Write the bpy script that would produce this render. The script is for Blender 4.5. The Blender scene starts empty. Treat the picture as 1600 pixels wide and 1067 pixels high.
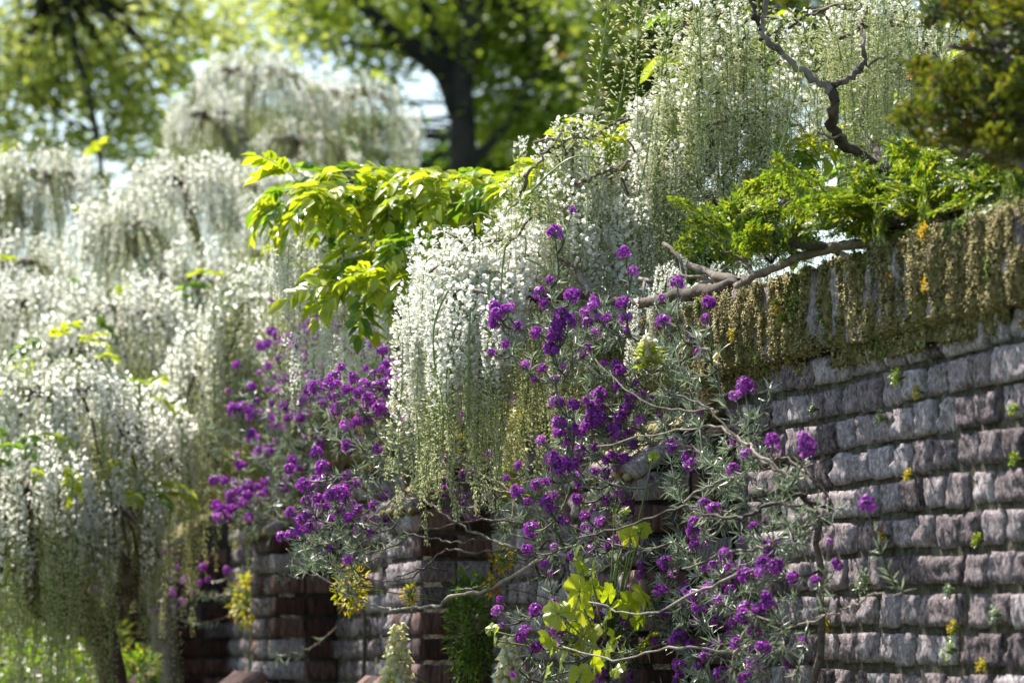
import bpy, math, random
import numpy as np
from mathutils import Vector, Matrix, noise as mnoise

R = math.radians
rng = np.random.default_rng(7)
random.seed(7)
sc = bpy.context.scene
COL = sc.collection

# ------------------------------------------------------------------ camera
F = 6600.0                      # focal length in photo pixels (1600 wide)
CAMZ = 1.6
PITCH = math.atan(477 / F)
cam_d = bpy.data.cameras.new('camera')
cam_d.sensor_width = 36
cam_d.lens = F / 1600 * 36
cam_d.clip_start = 0.1
cam_d.clip_end = 2000
cam_d.dof.use_dof = True
cam_d.dof.focus_distance = 8.0
cam_d.dof.aperture_fstop = 8.5
cam_d.dof.aperture_blades = 0
cam = bpy.data.objects.new('camera', cam_d)
cam.location = (0, 0, CAMZ)
cam.rotation_euler = (R(90) + PITCH, 0, 0)
COL.objects.link(cam)
sc.camera = cam

# ------------------------------------------------------------------ light
WA = R(12.4)                                     # wall direction, left of the view axis
Dv = Vector((-math.sin(WA), math.cos(WA), 0))    # along the wall, away from the camera
Nv = Vector((-math.cos(WA), -math.sin(WA), 0))   # wall normal, towards the camera side
SUN_EL = R(54)
sa = R(23)
hdir = Dv * math.cos(sa) + Nv * math.sin(sa)
sun_dir = Vector((hdir.x * math.cos(SUN_EL), hdir.y * math.cos(SUN_EL), math.sin(SUN_EL)))
world = bpy.data.worlds.new('World')
sc.world = world
world.use_nodes = True
wn = world.node_tree
bg = wn.nodes['Background']
sky = wn.nodes.new('ShaderNodeTexSky')
sky.sky_type = 'NISHITA'
sky.sun_disc = False
sky.sun_elevation = SUN_EL
sky.sun_rotation = math.atan2(hdir.x, hdir.y)
sky.air_density = 1.0
sky.dust_density = 1.2
wn.links.new(sky.outputs[0], bg.inputs[0])
bg.inputs[1].default_value = 0.115
sun_l = bpy.data.lights.new('sun', 'SUN')
sun_l.energy = 5.0
sun_l.angle = R(0.53)
sun_l.color = (1, 0.955, 0.88)
sun = bpy.data.objects.new('sun', sun_l)
sun.rotation_euler = sun_dir.to_track_quat('Z', 'Y').to_euler()
sun.location = (0, 0, 30)
COL.objects.link(sun)
sc.view_settings.view_transform = 'Standard'
sc.view_settings.look = 'None'
sc.view_settings.exposure = 1.12
sc.view_settings.gamma = 1
sc.view_settings.use_curve_mapping = False
sc.render.engine = 'CYCLES'
sc.cycles.use_denoising = True
sc.cycles.max_bounces = 8
sc.cycles.transparent_max_bounces = 8

# ------------------------------------------------------------------ helpers
FW = Vector((0, math.cos(PITCH), math.sin(PITCH)))
UP = Vector((0, -math.sin(PITCH), math.cos(PITCH)))


def P(px, py, Y):
    """the world point at forward distance Y seen at photo pixel px, py"""
    d = Vector(((px - 800) / F, 0, 0)) + UP * ((533.5 - py) / F) + FW
    return Vector((0, 0, CAMZ)) + d * (Y / d.y)


def line(pts):
    return [P(*p) for p in pts]


def wall_pt(t, p, z):
    """t metres along the wall, p metres proud of its face"""
    v = Dv * t - Nv * (DW - p)
    return Vector((v.x, v.y, z))


DW = 2.1


def wall_t(px):
    return DW / math.tan(WA + math.atan((px - 800) / F))


class MB:
    def __init__(self):
        self.v = []; self.f = []; self.n = 0

    def add(self, verts, faces, mi=0):
        """verts (N,3); faces (K,n) index array"""
        verts = np.asarray(verts, dtype=np.float32).reshape(-1, 3)
        self.v.append(verts)
        for fc in (faces if isinstance(faces, list) else [faces]):
            fc = np.asarray(fc, dtype=np.int32)
            self.f.append((fc + self.n, mi))
        self.n += len(verts)

    def scatter(self, tv, tf, pos, M, mi=0):
        """copy a template (k,3) to every position with (N,3,3) matrices"""
        tv = np.asarray(tv, dtype=np.float32)
        pos = np.asarray(pos, dtype=np.float32)
        N = len(pos)
        if N == 0:
            return
        v = np.einsum('nij,kj->nki', M, tv) + pos[:, None, :]
        for fc in (tf if isinstance(tf, list) else [tf]):
            fc = np.asarray(fc, dtype=np.int32)
            off = (np.arange(N, dtype=np.int32) * len(tv))[:, None, None]
            self.f.append(((fc[None] + off).reshape(-1, fc.shape[1]) + self.n, mi))
        self.v.append(v.reshape(-1, 3)); self.n += N * len(tv)

    def tube(self, pts, radii, sides=5, mi=0, rough=0.0, cap=True):
        pts = [np.array(p, dtype=float) for p in pts]
        n = len(pts)
        if n < 2:
            return
        rings = []
        prev = None
        for i, p in enumerate(pts):
            t = pts[min(i + 1, n - 1)] - pts[max(i - 1, 0)]
            t /= (np.linalg.norm(t) + 1e-9)
            if prev is None:
                a = np.array([0, 0, 1.0]) if abs(t[2]) < 0.9 else np.array([1.0, 0, 0])
            else:
                a = prev
            s = np.cross(t, a); s /= (np.linalg.norm(s) + 1e-9)
            u = np.cross(s, t); prev = u
            r = radii[i] if hasattr(radii, '__len__') else radii
            for k in range(sides):
                an = 2 * math.pi * k / sides
                rr = r * (1 + rough * (random.random() - .5))
                rings.append(p + (s * math.cos(an) + u * math.sin(an)) * rr)
        q = []
        for i in range(n - 1):
            for k in range(sides):
                k2 = (k + 1) % sides
                q.append((i * sides + k, i * sides + k2, (i + 1) * sides + k2, (i + 1) * sides + k))
        fs = [np.array(q)]
        rings.append(pts[-1]); rings.append(pts[0])
        e = n * sides
        if cap:
            fs.append(np.array([((n - 1) * sides + k, (n - 1) * sides + (k + 1) % sides, e) for k in range(sides)] +
                               [((k + 1) % sides, k, e + 1) for k in range(sides)]))
        self.add(np.array(rings), fs, mi)

    def mesh(self, name, mats, smooth=False):
        me = bpy.data.meshes.new(name)
        if not self.v:
            return me
        v = np.concatenate(self.v)
        loops = np.concatenate([f.reshape(-1) for f, _ in self.f])
        sizes = np.concatenate([np.full(len(f), f.shape[1], dtype=np.int32) for f, _ in self.f])
        mi = np.concatenate([np.full(len(f), m, dtype=np.int32) for f, m in self.f])
        me.vertices.add(len(v)); me.vertices.foreach_set('co', v.reshape(-1).astype(np.float32))
        me.loops.add(len(loops)); me.loops.foreach_set('vertex_index', loops.astype(np.int32))
        me.polygons.add(len(sizes))
        st = np.concatenate([[0], np.cumsum(sizes)[:-1]]).astype(np.int32)
        me.polygons.foreach_set('loop_start', st)
        me.polygons.foreach_set('loop_total', sizes)
        me.polygons.foreach_set('material_index', mi)
        if smooth:
            me.polygons.foreach_set('use_smooth', np.ones(len(sizes), dtype=bool))
        for m in (mats if isinstance(mats, (list, tuple)) else [mats]):
            me.materials.append(m)
        me.update(calc_edges=True)
        return me


def link(name, me, parent=None, loc=(0, 0, 0), rot=(0, 0, 0), scale=(1, 1, 1), stuff=False):
    o = bpy.data.objects.new(name, me)
    o.location = loc; o.rotation_euler = rot; o.scale = scale
    COL.objects.link(o)
    if parent is not None:
        o.parent = parent
    if stuff:
        o['kind'] = 'stuff'
    return o


def thing(name, label, cat, loc=(0, 0, 0), group=None):
    o = link(name, None, loc=loc)
    o['label'] = label; o['category'] = cat
    if group:
        o['group'] = group
    o['_loc'] = list(loc)
    return o


def put(name, mb, mats, parent, smooth=False, stuff=False):
    """a mesh written in world coordinates, parented to a thing with no rotation"""
    me = mb.mesh(name, mats, smooth)
    loc = (0, 0, 0)
    if parent is not None:
        loc = tuple(-c for c in parent['_loc'])
    return link(name, me, parent, loc=loc, stuff=stuff)


def local(parent, p):
    return Vector(p) - Vector(parent['_loc'])


def crom(pts, seg=4, jit=0.0):
    pts = [Vector(p) for p in pts]
    if len(pts) < 2:
        return pts
    q = [pts[0] * 2 - pts[1]] + pts + [pts[-1] * 2 - pts[-2]]
    out = []
    for i in range(1, len(q) - 2):
        for k in range(seg):
            t = k / seg
            a, b, c, d = q[i - 1], q[i], q[i + 1], q[i + 2]
            p = 0.5 * ((2 * b) + (c - a) * t + (2 * a - 5 * b + 4 * c - d) * t * t + (3 * b - a - 3 * c + d) * t ** 3)
            if jit:
                p = p + Vector((random.uniform(-jit, jit), random.uniform(-jit, jit), random.uniform(-jit, jit)))
            out.append(p)
    out.append(pts[-1])
    return out


def lerp_r(a, b, n):
    return [a + (b - a) * i / max(1, n - 1) for i in range(n)]


def unit(a):
    return a / (np.linalg.norm(a, axis=-1, keepdims=True) + 1e-9)


def frames(dirs, scale=1.0, roll=None, up=(0, 0, 1)):
    """(N,3,3): local y -> dir, z -> roughly up, x -> side"""
    d = unit(np.asarray(dirs, dtype=float))
    N = len(d)
    upv = np.tile(np.array(up, dtype=float), (N, 1)) + rng.normal(0, .02, (N, 3))
    s = unit(np.cross(d, upv)); u = np.cross(s, d)
    if roll is not None:
        c = np.cos(roll)[:, None]; n = np.sin(roll)[:, None]
        s, u = s * c + u * n, u * c - s * n
    M = np.stack([s, d, u], axis=2)
    sc_ = np.asarray(scale, dtype=float)
    if sc_.ndim == 0:
        return M * sc_
    return M * sc_[:, None, None]


def rdirs(n, zlo=-1, zhi=1):
    z = rng.uniform(zlo, zhi, n); a = rng.uniform(0, 2 * math.pi, n)
    r = np.sqrt(np.maximum(0, 1 - z * z))
    return np.stack([r * np.cos(a), r * np.sin(a), z], 1)


# ------------------------------------------------------------------ materials
def newmat(name):
    m = bpy.data.materials.new(name); m.use_nodes = True
    nt = m.node_tree; nt.nodes.clear()
    out = nt.nodes.new('ShaderNodeOutputMaterial')
    return m, nt, out


def rnd_value(nt):
    oi = nt.nodes.new('ShaderNodeObjectInfo'); ge = nt.nodes.new('ShaderNodeNewGeometry')
    ad = nt.nodes.new('ShaderNodeMath'); ad.operation = 'ADD'
    fr = nt.nodes.new('ShaderNodeMath'); fr.operation = 'FRACT'
    nt.links.new(oi.outputs['Random'], ad.inputs[0]); nt.links.new(ge.outputs['Random Per Island'], ad.inputs[1])
    nt.links.new(ad.outputs[0], fr.inputs[0])
    return fr.outputs[0]


def ramp(nt, fac, stops):
    r = nt.nodes.new('ShaderNodeValToRGB')
    els = r.color_ramp.elements
    while len(els) < len(stops):
        els.new(0.5)
    for e, (p, c) in zip(els, stops):
        e.position = p; e.color = (*c, 1)
    nt.links.new(fac, r.inputs[0])
    return r.outputs[0]


def leafy(name, stops, trans, tfac=0.5, rough=0.4, spec=0.4):
    """a thin leaf or petal: reflects and lets light through; its colour varies per piece"""
    m, nt, out = newmat(name)
    v = rnd_value(nt)
    c = ramp(nt, v, stops)
    pr = nt.nodes.new('ShaderNodeBsdfPrincipled')
    pr.inputs['Roughness'].default_value = rough
    pr.inputs['Specular IOR Level'].default_value = spec
    tr = nt.nodes.new('ShaderNodeBsdfTranslucent')
    mx = nt.nodes.new('ShaderNodeMixShader'); mx.inputs[0].default_value = tfac
    nt.links.new(c, pr.inputs['Base Color'])
    mul = nt.nodes.new('ShaderNodeMixRGB'); mul.blend_type = 'MULTIPLY'; mul.inputs[0].default_value = 1
    mul.inputs[2].default_value = (*trans, 1)
    nt.links.new(c, mul.inputs[1])
    nt.links.new(mul.outputs[0], tr.inputs[0])
    nt.links.new(pr.outputs[0], mx.inputs[1]); nt.links.new(tr.outputs[0], mx.inputs[2])
    nt.links.new(mx.outputs[0], out.inputs[0])
    return m


def solid(name, stops, scale=8, rough=0.8, bump=0.3, bdist=0.01, stretch=(1, 1, 1), detail=6, spec=0.3, obj=True, rnd=0.35):
    m, nt, out = newmat(name)
    tc = nt.nodes.new('ShaderNodeTexCoord'); mp = nt.nodes.new('ShaderNodeMapping')
    mp.inputs['Scale'].default_value = stretch
    nt.links.new(tc.outputs['Object'], mp.inputs[0])
    no = nt.nodes.new('ShaderNodeTexNoise'); no.noise_dimensions = '4D'
    no.inputs['Scale'].default_value = scale
    no.inputs['Detail'].default_value = detail; no.inputs['Roughness'].default_value = .65
    nt.links.new(mp.outputs[0], no.inputs['Vector'])
    v = rnd_value(nt)
    w = nt.nodes.new('ShaderNodeMath'); w.operation = 'MULTIPLY'; w.inputs[1].default_value = 40
    nt.links.new(v, w.inputs[0]); nt.links.new(w.outputs[0], no.inputs['W'])
    # colour = noise pushed by the per-piece value
    s1 = nt.nodes.new('ShaderNodeMath'); s1.operation = 'SUBTRACT'; s1.inputs[1].default_value = 0.5
    nt.links.new(v, s1.inputs[0])
    s2 = nt.nodes.new('ShaderNodeMath'); s2.operation = 'MULTIPLY_ADD'; s2.inputs[1].default_value = rnd
    nt.links.new(s1.outputs[0], s2.inputs[0]); nt.links.new(no.outputs[0], s2.inputs[2])
    c = ramp(nt, s2.outputs[0], stops)
    pr = nt.nodes.new('ShaderNodeBsdfPrincipled')
    pr.inputs['Roughness'].default_value = rough
    pr.inputs['Specular IOR Level'].default_value = spec
    nt.links.new(c, pr.inputs['Base Color'])
    bp = nt.nodes.new('ShaderNodeBump'); bp.inputs['Strength'].default_value = bump; bp.inputs['Distance'].default_value = bdist
    nt.links.new(no.outputs[0], bp.inputs['Height']); nt.links.new(bp.outputs[0], pr.inputs['Normal'])
    nt.links.new(pr.outputs[0], out.inputs[0])
    return m


M = {}
M['brick'] = solid('weathered_brick', [(.30, (.035, .024, .024)), (.41, (.115, .085, .09)), (.5, (.235, .182, .182)), (.59, (.35, .292, .295)), (.70, (.60, .55, .55))],
                   scale=80, stretch=(2.0, 2.0, .95), bump=1.0, bdist=.009, rough=.9, detail=10, rnd=.22)
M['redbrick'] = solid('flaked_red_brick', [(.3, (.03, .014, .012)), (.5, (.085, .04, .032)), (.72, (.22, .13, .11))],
                      scale=30, stretch=(2, 2, .6), bump=.9, bdist=.008, rough=.9)  # red brick, lowered in tone to deepen the buttress ends' shade
M['mortar'] = solid('lime_mortar', [(.3, (.055, .047, .026)), (.5, (.17, .15, .095)), (.7, (.36, .33, .25))], scale=45, bump=1, bdist=.012, rough=.95)
M['darkmortar'] = solid('shade_dark_mortar', [(.3, (.02, .017, .013)), (.5, (.06, .05, .038)), (.7, (.14, .12, .09))], scale=45, bump=1, bdist=.012, rough=.95)  # buttress mortar, coloured darker to paint in shade on the end faces
M['moss'] = solid('tan_moss', [(.25, (.09, .08, .025)), (.5, (.27, .225, .09)), (.78, (.48, .40, .19))], scale=30, bump=.8, bdist=.006, rough=.95, rnd=.9)
M['mossmat'] = solid('moss_mat', [(.30, (.035, .035, .010)), (.42, (.12, .105, .035)), (.52, (.24, .20, .08)), (.62, (.36, .28, .13)), (.75, (.50, .42, .22))], scale=120, bump=1.0, bdist=.010, rough=1, detail=8, rnd=0, stretch=(1, 1, .55))
M['mossgreen'] = solid('green_moss', [(.25, (.05, .09, .015)), (.5, (.12, .19, .03)), (.75, (.24, .30, .06))], scale=30, bump=.8, bdist=.006, rough=.95, rnd=.8)
M['bark'] = solid('wisteria_bark', [(.3, (.045, .03, .02)), (.5, (.13, .095, .07)), (.7, (.28, .23, .19))], scale=22, stretch=(1, 1, 1), bump=.8, bdist=.01, rough=.85)
M['treebark'] = solid('tree_bark', [(.3, (.010, .009, .008)), (.5, (.024, .020, .018)), (.7, (.05, .044, .038))], scale=6, bump=1, bdist=.03, rough=.9)
M['twig'] = solid('bare_twig', [(.32, (.05, .037, .026)), (.5, (.15, .118, .088)), (.68, (.33, .28, .225))], scale=85, bump=.9, bdist=.004, rough=.75)
M['stemgreen'] = leafy('green_stem', [(0, (.16, .24, .05)), (1, (.28, .36, .10))], (.8, 1, .5), .15)
M['petal'] = leafy('white_petal', [(0, (.80, .77, .64)), (.5, (.88, .87, .80)), (1, (.91, .91, .88))], (1, 1, .96), .5, .6, .2)
M['bud'] = leafy('green_white_bud', [(0, (.58, .62, .30)), (.4, (.80, .80, .54)), (1, (.91, .90, .78))], (1, 1, .84), .55, .5, .3)
M['farpetal'] = leafy('far_white_petal', [(0, (.74, .72, .60)), (.5, (.87, .86, .80)), (1, (.91, .90, .84))], (1, 1, .97), .6, .7, .1)
M['farbud'] = leafy('far_cream_bud', [(0, (.54, .56, .26)), (.5, (.74, .73, .44)), (1, (.88, .85, .64))], (1, 1, .88), .6, .7, .1)
M['lime'] = leafy('lime_leaf', [(0, (.26, .35, .02)), (.5, (.38, .46, .03)), (1, (.50, .54, .07))], (1.25, 1.2, .45), .5, .32, .5)
M['leaf'] = leafy('green_leaf', [(0, (.07, .14, .015)), (.5, (.13, .23, .02)), (1, (.23, .34, .04))], (1.5, 1.5, .6), .5, .35, .5)
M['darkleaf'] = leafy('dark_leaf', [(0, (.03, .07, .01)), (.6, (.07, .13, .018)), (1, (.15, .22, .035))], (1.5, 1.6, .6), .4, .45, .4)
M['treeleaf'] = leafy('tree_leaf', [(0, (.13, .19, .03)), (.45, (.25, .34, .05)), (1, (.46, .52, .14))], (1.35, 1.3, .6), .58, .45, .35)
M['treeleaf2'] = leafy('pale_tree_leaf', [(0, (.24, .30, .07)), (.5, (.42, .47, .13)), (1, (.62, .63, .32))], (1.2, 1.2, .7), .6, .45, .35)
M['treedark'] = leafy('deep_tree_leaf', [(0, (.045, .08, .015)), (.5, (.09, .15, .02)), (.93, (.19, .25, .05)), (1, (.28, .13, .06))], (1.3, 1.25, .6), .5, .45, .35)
M['yew'] = leafy('yew_leaf', [(0, (.05, .10, .012)), (.5, (.15, .24, .025)), (.8, (.28, .36, .04)), (1, (.44, .40, .06))], (1.4, 1.35, .5), .45, .4, .5)
M['grey'] = leafy('grey_green_leaf', [(0, (.12, .17, .10)), (.6, (.24, .29, .20)), (1, (.44, .48, .38))], (1, 1.1, .8), .3, .35, .6)
M['purple'] = leafy('purple_petal', [(0, (.15, .022, .24)), (.5, (.32, .05, .42)), (1, (.52, .12, .56))], (1.25, .9, 1.15), .42, .5, .25)
M['purplebud'] = leafy('dark_purple_bud', [(0, (.05, .012, .07)), (1, (.12, .03, .15))], (1, .8, 1), .2, .5, .3)
M['cream'] = leafy('cream_petal', [(0, (.66, .63, .38)), (1, (.86, .83, .62))], (1, 1, .7), .4, .5, .2)
M['yellow'] = leafy('yellow_petal', [(0, (.55, .36, .02)), (.5, (.75, .52, .03)), (1, (.80, .42, .02))], (1, .95, .4), .4, .5, .3)
M['yellowgreen'] = leafy('yellow_green_leaf', [(0, (.32, .34, .03)), (1, (.55, .50, .06))], (1.1, 1.1, .5), .4, .5, .3)
M['orange'] = leafy('orange_leaf', [(0, (.45, .16, .03)), (1, (.62, .30, .06))], (1.1, 1, .5), .4, .5, .3)
M['soil'] = solid('garden_soil', [(.3, (.03, .022, .015)), (.7, (.10, .075, .05))], scale=9, bump=1, bdist=.03, rough=1)
M['grass'] = solid('grass_ground', [(.3, (.03, .05, .012)), (.7, (.08, .12, .03))], scale=2, bump=.6, bdist=.03, rough=1)
M['slate'] = solid('slate_blue_shaded', [(.3, (.018, .021, .032)), (.7, (.034, .040, .058))], scale=12, bump=.3, bdist=.003, rough=.6)

# ------------------------------------------------------------------ setting: ground
def sheet(name, x0, x1, y0, y1, z, mat, nx=2, ny=2, amp=0):
    xs = np.linspace(x0, x1, nx); ys = np.linspace(y0, y1, ny)
    v = [(x, y, z + (mnoise.noise(Vector((x * .8, y * .8, 3))) * amp if amp else 0)) for y in ys for x in xs]
    f = [(j * nx + i, j * nx + i + 1, (j + 1) * nx + i + 1, (j + 1) * nx + i) for j in range(ny - 1) for i in range(nx - 1)]
    mb = MB(); mb.add(v, np.array(f))
    o = link(name, mb.mesh(name, mat, True)); o['kind'] = 'structure'
    return o


sheet('ground', -900, 900, -200, 1700, 0, M['grass'])
bedm = MB()
bv = []
for t in np.linspace(3, 34, 63):
    for p in np.linspace(-.2, 1.6, 8):
        w = wall_pt(t, p, .03 + .05 * mnoise.noise(Vector((t * 2, p * 3, 0))) * (1 if p < 1.5 else 0))
        bv.append(w)
bedm.add(bv, np.array([(j * 8 + i, j * 8 + i + 1, (j + 1) * 8 + i + 1, (j + 1) * 8 + i) for j in range(62) for i in range(7)]))
o = link('flower_bed_soil', bedm.mesh('flower_bed_soil', M['soil'], True)); o['kind'] = 'structure'

# ------------------------------------------------------------------ the brick wall
T0, T1 = 4.6, 30.0
ZTOP = CAMZ + .648
COPE = .132
PITCHZ = .0610
wroot_loc = wall_pt(T0, 0, 0)
wrot = math.atan2(Dv.y, Dv.x)
wall = thing('brick_wall', 'long weathered grey-mauve brick garden wall with moss along its top and buttresses', 'wall', tuple(wroot_loc))
wall.rotation_euler = (0, 0, wrot)
# wall-local axes: x along the wall, y = Nv (towards the camera side), z up; face of the bricks at y = 0


def box(mb, x0, x1, y0, y1, z0, z1, mi=0):
    v = [(x, y, z) for x in (x0, x1) for y in (y0, y1) for z in (z0, z1)]
    mb.add(v, np.array([(0, 1, 3, 2), (4, 6, 7, 5), (0, 4, 5, 1), (2, 3, 7, 6), (0, 2, 6, 4), (1, 5, 7, 3)]), mi)


def brick_geo(L, H, D, seed, amp=.0046, nx=9, nz=6, ny=2):
    """a worn brick centred on x,z with its face at y=0 and its body behind; corners rounded, face eroded"""
    pts = {}; vs = []; fs = []
    def vid(i, j, k):
        key = (i, j, k)
        if key not in pts:
            x = (i / nx - .5) * L; y = -D + D * j / ny; z = (k / nz - .5) * H
            # rounding: pull in corners and edges
            ex = abs(i / nx - .5) * 2; ez = abs(k / nz - .5) * 2; ey = j / ny
            if ex == 1 and ez == 1: x *= .975; z *= .955
            if j == ny:
                if ex == 1: y -= .006
                if ez == 1: y -= .004
            q = Vector((x * 45 + seed * 7.1, y * 30, z * 45 + seed))
            n = mnoise.noise_vector(q)
            q2 = Vector((x * 130 + seed, y * 60 + 5, z * 60))
            x += n.x * amp * .55; z += n.z * amp * .5
            y += (n.y * amp * 1.2 + mnoise.noise(q2) * amp * 2.3) if j == ny else 0
            pts[key] = len(vs); vs.append((x, y, z))
        return pts[key]
    for i in range(nx):
        for k in range(nz):
            fs.append((vid(i, ny, k), vid(i, ny, k + 1), vid(i + 1, ny, k + 1), vid(i + 1, ny, k)))
    for j in range(ny):
        for i in range(nx):
            fs.append((vid(i, j, 0), vid(i, j + 1, 0), vid(i + 1, j + 1, 0), vid(i + 1, j, 0)))
            fs.append((vid(i, j, nz), vid(i + 1, j, nz), vid(i + 1, j + 1, nz), vid(i, j + 1, nz)))
        for k in range(nz):
            fs.append((vid(0, j, k), vid(0, j, k + 1), vid(0, j + 1, k + 1), vid(0, j + 1, k)))
            fs.append((vid(nx, j, k), vid(nx, j + 1, k), vid(nx, j + 1, k + 1), vid(nx, j, k + 1)))
    return np.array(vs), np.array(fs)


def brick_mesh(name, L, H, D, seed, mat, **kw):
    v, f = brick_geo(L, H, D, seed, **kw)
    mb = MB(); mb.add(v, f)
    return mb.mesh(name, mat, False)


BH = .0485
heads = [brick_mesh('brick_header', .098, BH, .1, i, M['brick']) for i in range(14)]
strs = [brick_mesh('brick_stretcher', .200, BH, .1, 40 + i, M['brick'], nx=15) for i in range(8)]
redh = [brick_mesh('brick_red', .098, BH, .1, 90 + i, M['redbrick']) for i in range(2)]
hgeo = [brick_geo(.098, BH, .05, i, nx=3, nz=2, ny=1) for i in range(5)]

core = MB()
box(core, 0, T1 - T0, -.34, -.010, 0, ZTOP - .06)
link('mortar', core.mesh('mortar', M['mortar']), wall)

PIERS = [7.62, 9.78, 11.9, 13.95, 16.0, 18.1, 20.2, 22.3]
PW = .42
cands = []
z = ZTOP - COPE - PITCHZ / 2
row = 0
while z > .1:
    x = -random.random() * .1
    while x < T1 - T0 - .2:
        st = random.random() < (.07 if row % 3 else .14)
        L = .212 if st else .109
        L *= random.uniform(.88, 1.12)
        cands.append((x + L / 2, z, st, L)); x += L
    z -= PITCHZ; row += 1


def in_view_score(x, z, L):
    t = T0 + x
    w = wall_pt(t, 0, z)
    px = 800 + F * w.x / w.y
    py = 1010.5 - F * (w.z - CAMZ) / w.y
    if px > 1625 or px < 0 or py > 1090:
        return -1
    for tp in PIERS:          # hidden behind the buttress's front
        if z < CAMZ + .4 and tp - .02 < t < tp + PW + .62 * (tp / 7.6):
            return -1
    return L * BH * DW / w.y ** 3


scored = sorted(cands, key=lambda c: -in_view_score(c[0], c[1], c[3]))
far_b = MB()
nb = 0
for x, z, st, L in scored:
    s = in_view_score(x, z, L)
    if s > 0 and nb < 300:
        nb += 1
        me = random.choice(strs if st else heads)
        if not st and random.random() < .018: me = random.choice(redh)
        base = .200 if st else .098
        # courses wander a little; the far lower rows are as worn as the rest
        dz = .004 * math.sin(x * 2.1 + z * 9) + random.uniform(-.0018, .0018)
        link('brick', me, wall, (x, random.uniform(-.005, .004), z + dz), (random.uniform(-.02, .02), random.uniform(-.018, .018), random.uniform(-.03, .03)),
             ((L - .0145) / base, 1, random.uniform(.90, 1.14)))
    else:
        v, f = random.choice(hgeo)
        v = v.copy(); v[:, 0] *= (L - .0105) / .098
        v += np.array([x, random.uniform(-.005, .004), z + .004 * math.sin(x * 2.1 + z * 9)])
        far_b.add(v, f)
link('bricks_beyond', far_b.mesh('bricks_beyond', M['brick'], True), wall, stuff=True)

# coping: bricks set on edge, upright, moss-hung
cm = [brick_mesh('coping_brick', .062, COPE, .12, 60 + i, M['brick'], amp=.008, nx=4, nz=8) for i in range(8)]
cg = [brick_geo(.062, COPE, .12, 60 + i, nx=2, nz=3, ny=1) for i in range(3)]
x = 0
farc = MB(); k = 0
cope_edges = []
while x < T1 - T0:
    w = .068 * random.uniform(.8, 1.25)
    t = T0 + x
    pr = random.uniform(.012, .030)
    zc = ZTOP - COPE / 2 + random.uniform(-.006, .006)
    cope_edges.append((x, w, pr))
    if t > 5.6 and k < 60:
        k += 1
        link('coping_brick', random.choice(cm), wall, (x + w / 2, pr, zc), (0, random.uniform(-.03, .03), random.uniform(-.05, .05)), ((w - .008) / .062, 1, random.uniform(.97, 1.05)))
    else:
        v, f = random.choice(cg); v = v.copy(); v[:, 0] *= (w - .008) / .062
        farc.add(v + np.array([x + w / 2, pr, zc]), f)
    x += w
link('coping_beyond', farc.mesh('coping_beyond', M['brick'], True), wall, stuff=True)
topm = MB(); box(topm, 0, T1 - T0, -.33, -.09, ZTOP - .07, ZTOP + .004)
link('coping_top', topm.mesh('coping_top', M['mortar']), wall)

# moss: vertical cushions hanging on the coping, each set with fine tufts
ICO_V = []
ph = (1 + 5 ** .5) / 2
for a, b in ((1, ph), (-1, ph), (1, -ph), (-1, -ph)):
    ICO_V += [(0, a, b), (a, b, 0), (b, 0, a)]
ICO_V = unit(np.array(ICO_V, dtype=float))
ICO_F = []
for i in range(12):
    for j in range(i + 1, 12):
        for k in range(j + 1, 12):
            d = [np.linalg.norm(ICO_V[p] - ICO_V[q]) for p, q in ((i, j), (j, k), (i, k))]
            if max(d) < 1.1:
                n = np.cross(ICO_V[j] - ICO_V[i], ICO_V[k] - ICO_V[i])
                ICO_F.append((i, j, k) if np.dot(n, ICO_V[i]) > 0 else (i, k, j))
ICO_F = np.array(ICO_F)
BIT_V = np.array([(-.5, 0, 0), (.5, 0, 0), (0, 1, 0), (0, .35, .45)]); BIT_F = np.array([(0, 1, 3), (1, 2, 3), (2, 0, 3)])


def moss_density(x, z):
    t = T0 + x
    v = mnoise.noise(Vector((x * 3.2, z * 5, 1.7))) + .5 * mnoise.noise(Vector((x * 11, z * 6, 5)))
    top = (z - (ZTOP - COPE)) / COPE      # 0..1 within coping
    return v + .78 + .55 * min(1, top) - (1.05 if top < -.30 else (.38 if top < 0 else 0))


moss = MB(); mossg = MB()


def moss_ridge(x, z):
    return mnoise.noise(Vector((x * 27, z * 8, 9))) + .45 * mnoise.noise(Vector((x * 70, z * 9, 2)))


# the connected mat: a ridged skin over the coping, torn along its lower edge
gx = np.arange(.6, 15, .005); gz = np.arange(ZTOP + .012, ZTOP - .30, -.008)
keep = {}; vv = []; ff = []
def mvid(i, j):
    if (i, j) not in keep:
        x_, z_ = gx[i], gz[j]; rg_ = moss_ridge(x_, z_)
        y_ = .012 + .034 * max(0, rg_ + .35) + .006 * mnoise.noise(Vector((x_ * 160, z_ * 120, 1))) - (.022 if z_ < ZTOP - COPE else 0)
        if j == 0: y_ -= .05
        keep[(i, j)] = len(vv); vv.append((x_, y_, z_))
    return keep[(i, j)]
for i in range(len(gx) - 1):
    if gx[i] > 7.5 and i % 2: pass
    for j in range(len(gz) - 1):
        x_, z_ = gx[i], gz[j]
        if moss_density(x_, z_) + .45 * mnoise.noise(Vector((x_ * 60, z_ * 45, 8))) > .34 and moss_ridge(x_, z_) > -.52 + .3 * mnoise.noise(Vector((x_ * 90, z_ * 60, 3))):
            ff.append((mvid(i, j), mvid(i, j + 1), mvid(i + 1, j + 1), mvid(i + 1, j)))
mat_v = np.array(vv); mmat = MB(); mmat.add(mat_v, np.array(ff))
link('moss_mat', mmat.mesh('moss_mat', M['mossmat'], True), wall, stuff=True)
P_, S_ = [], []
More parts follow.
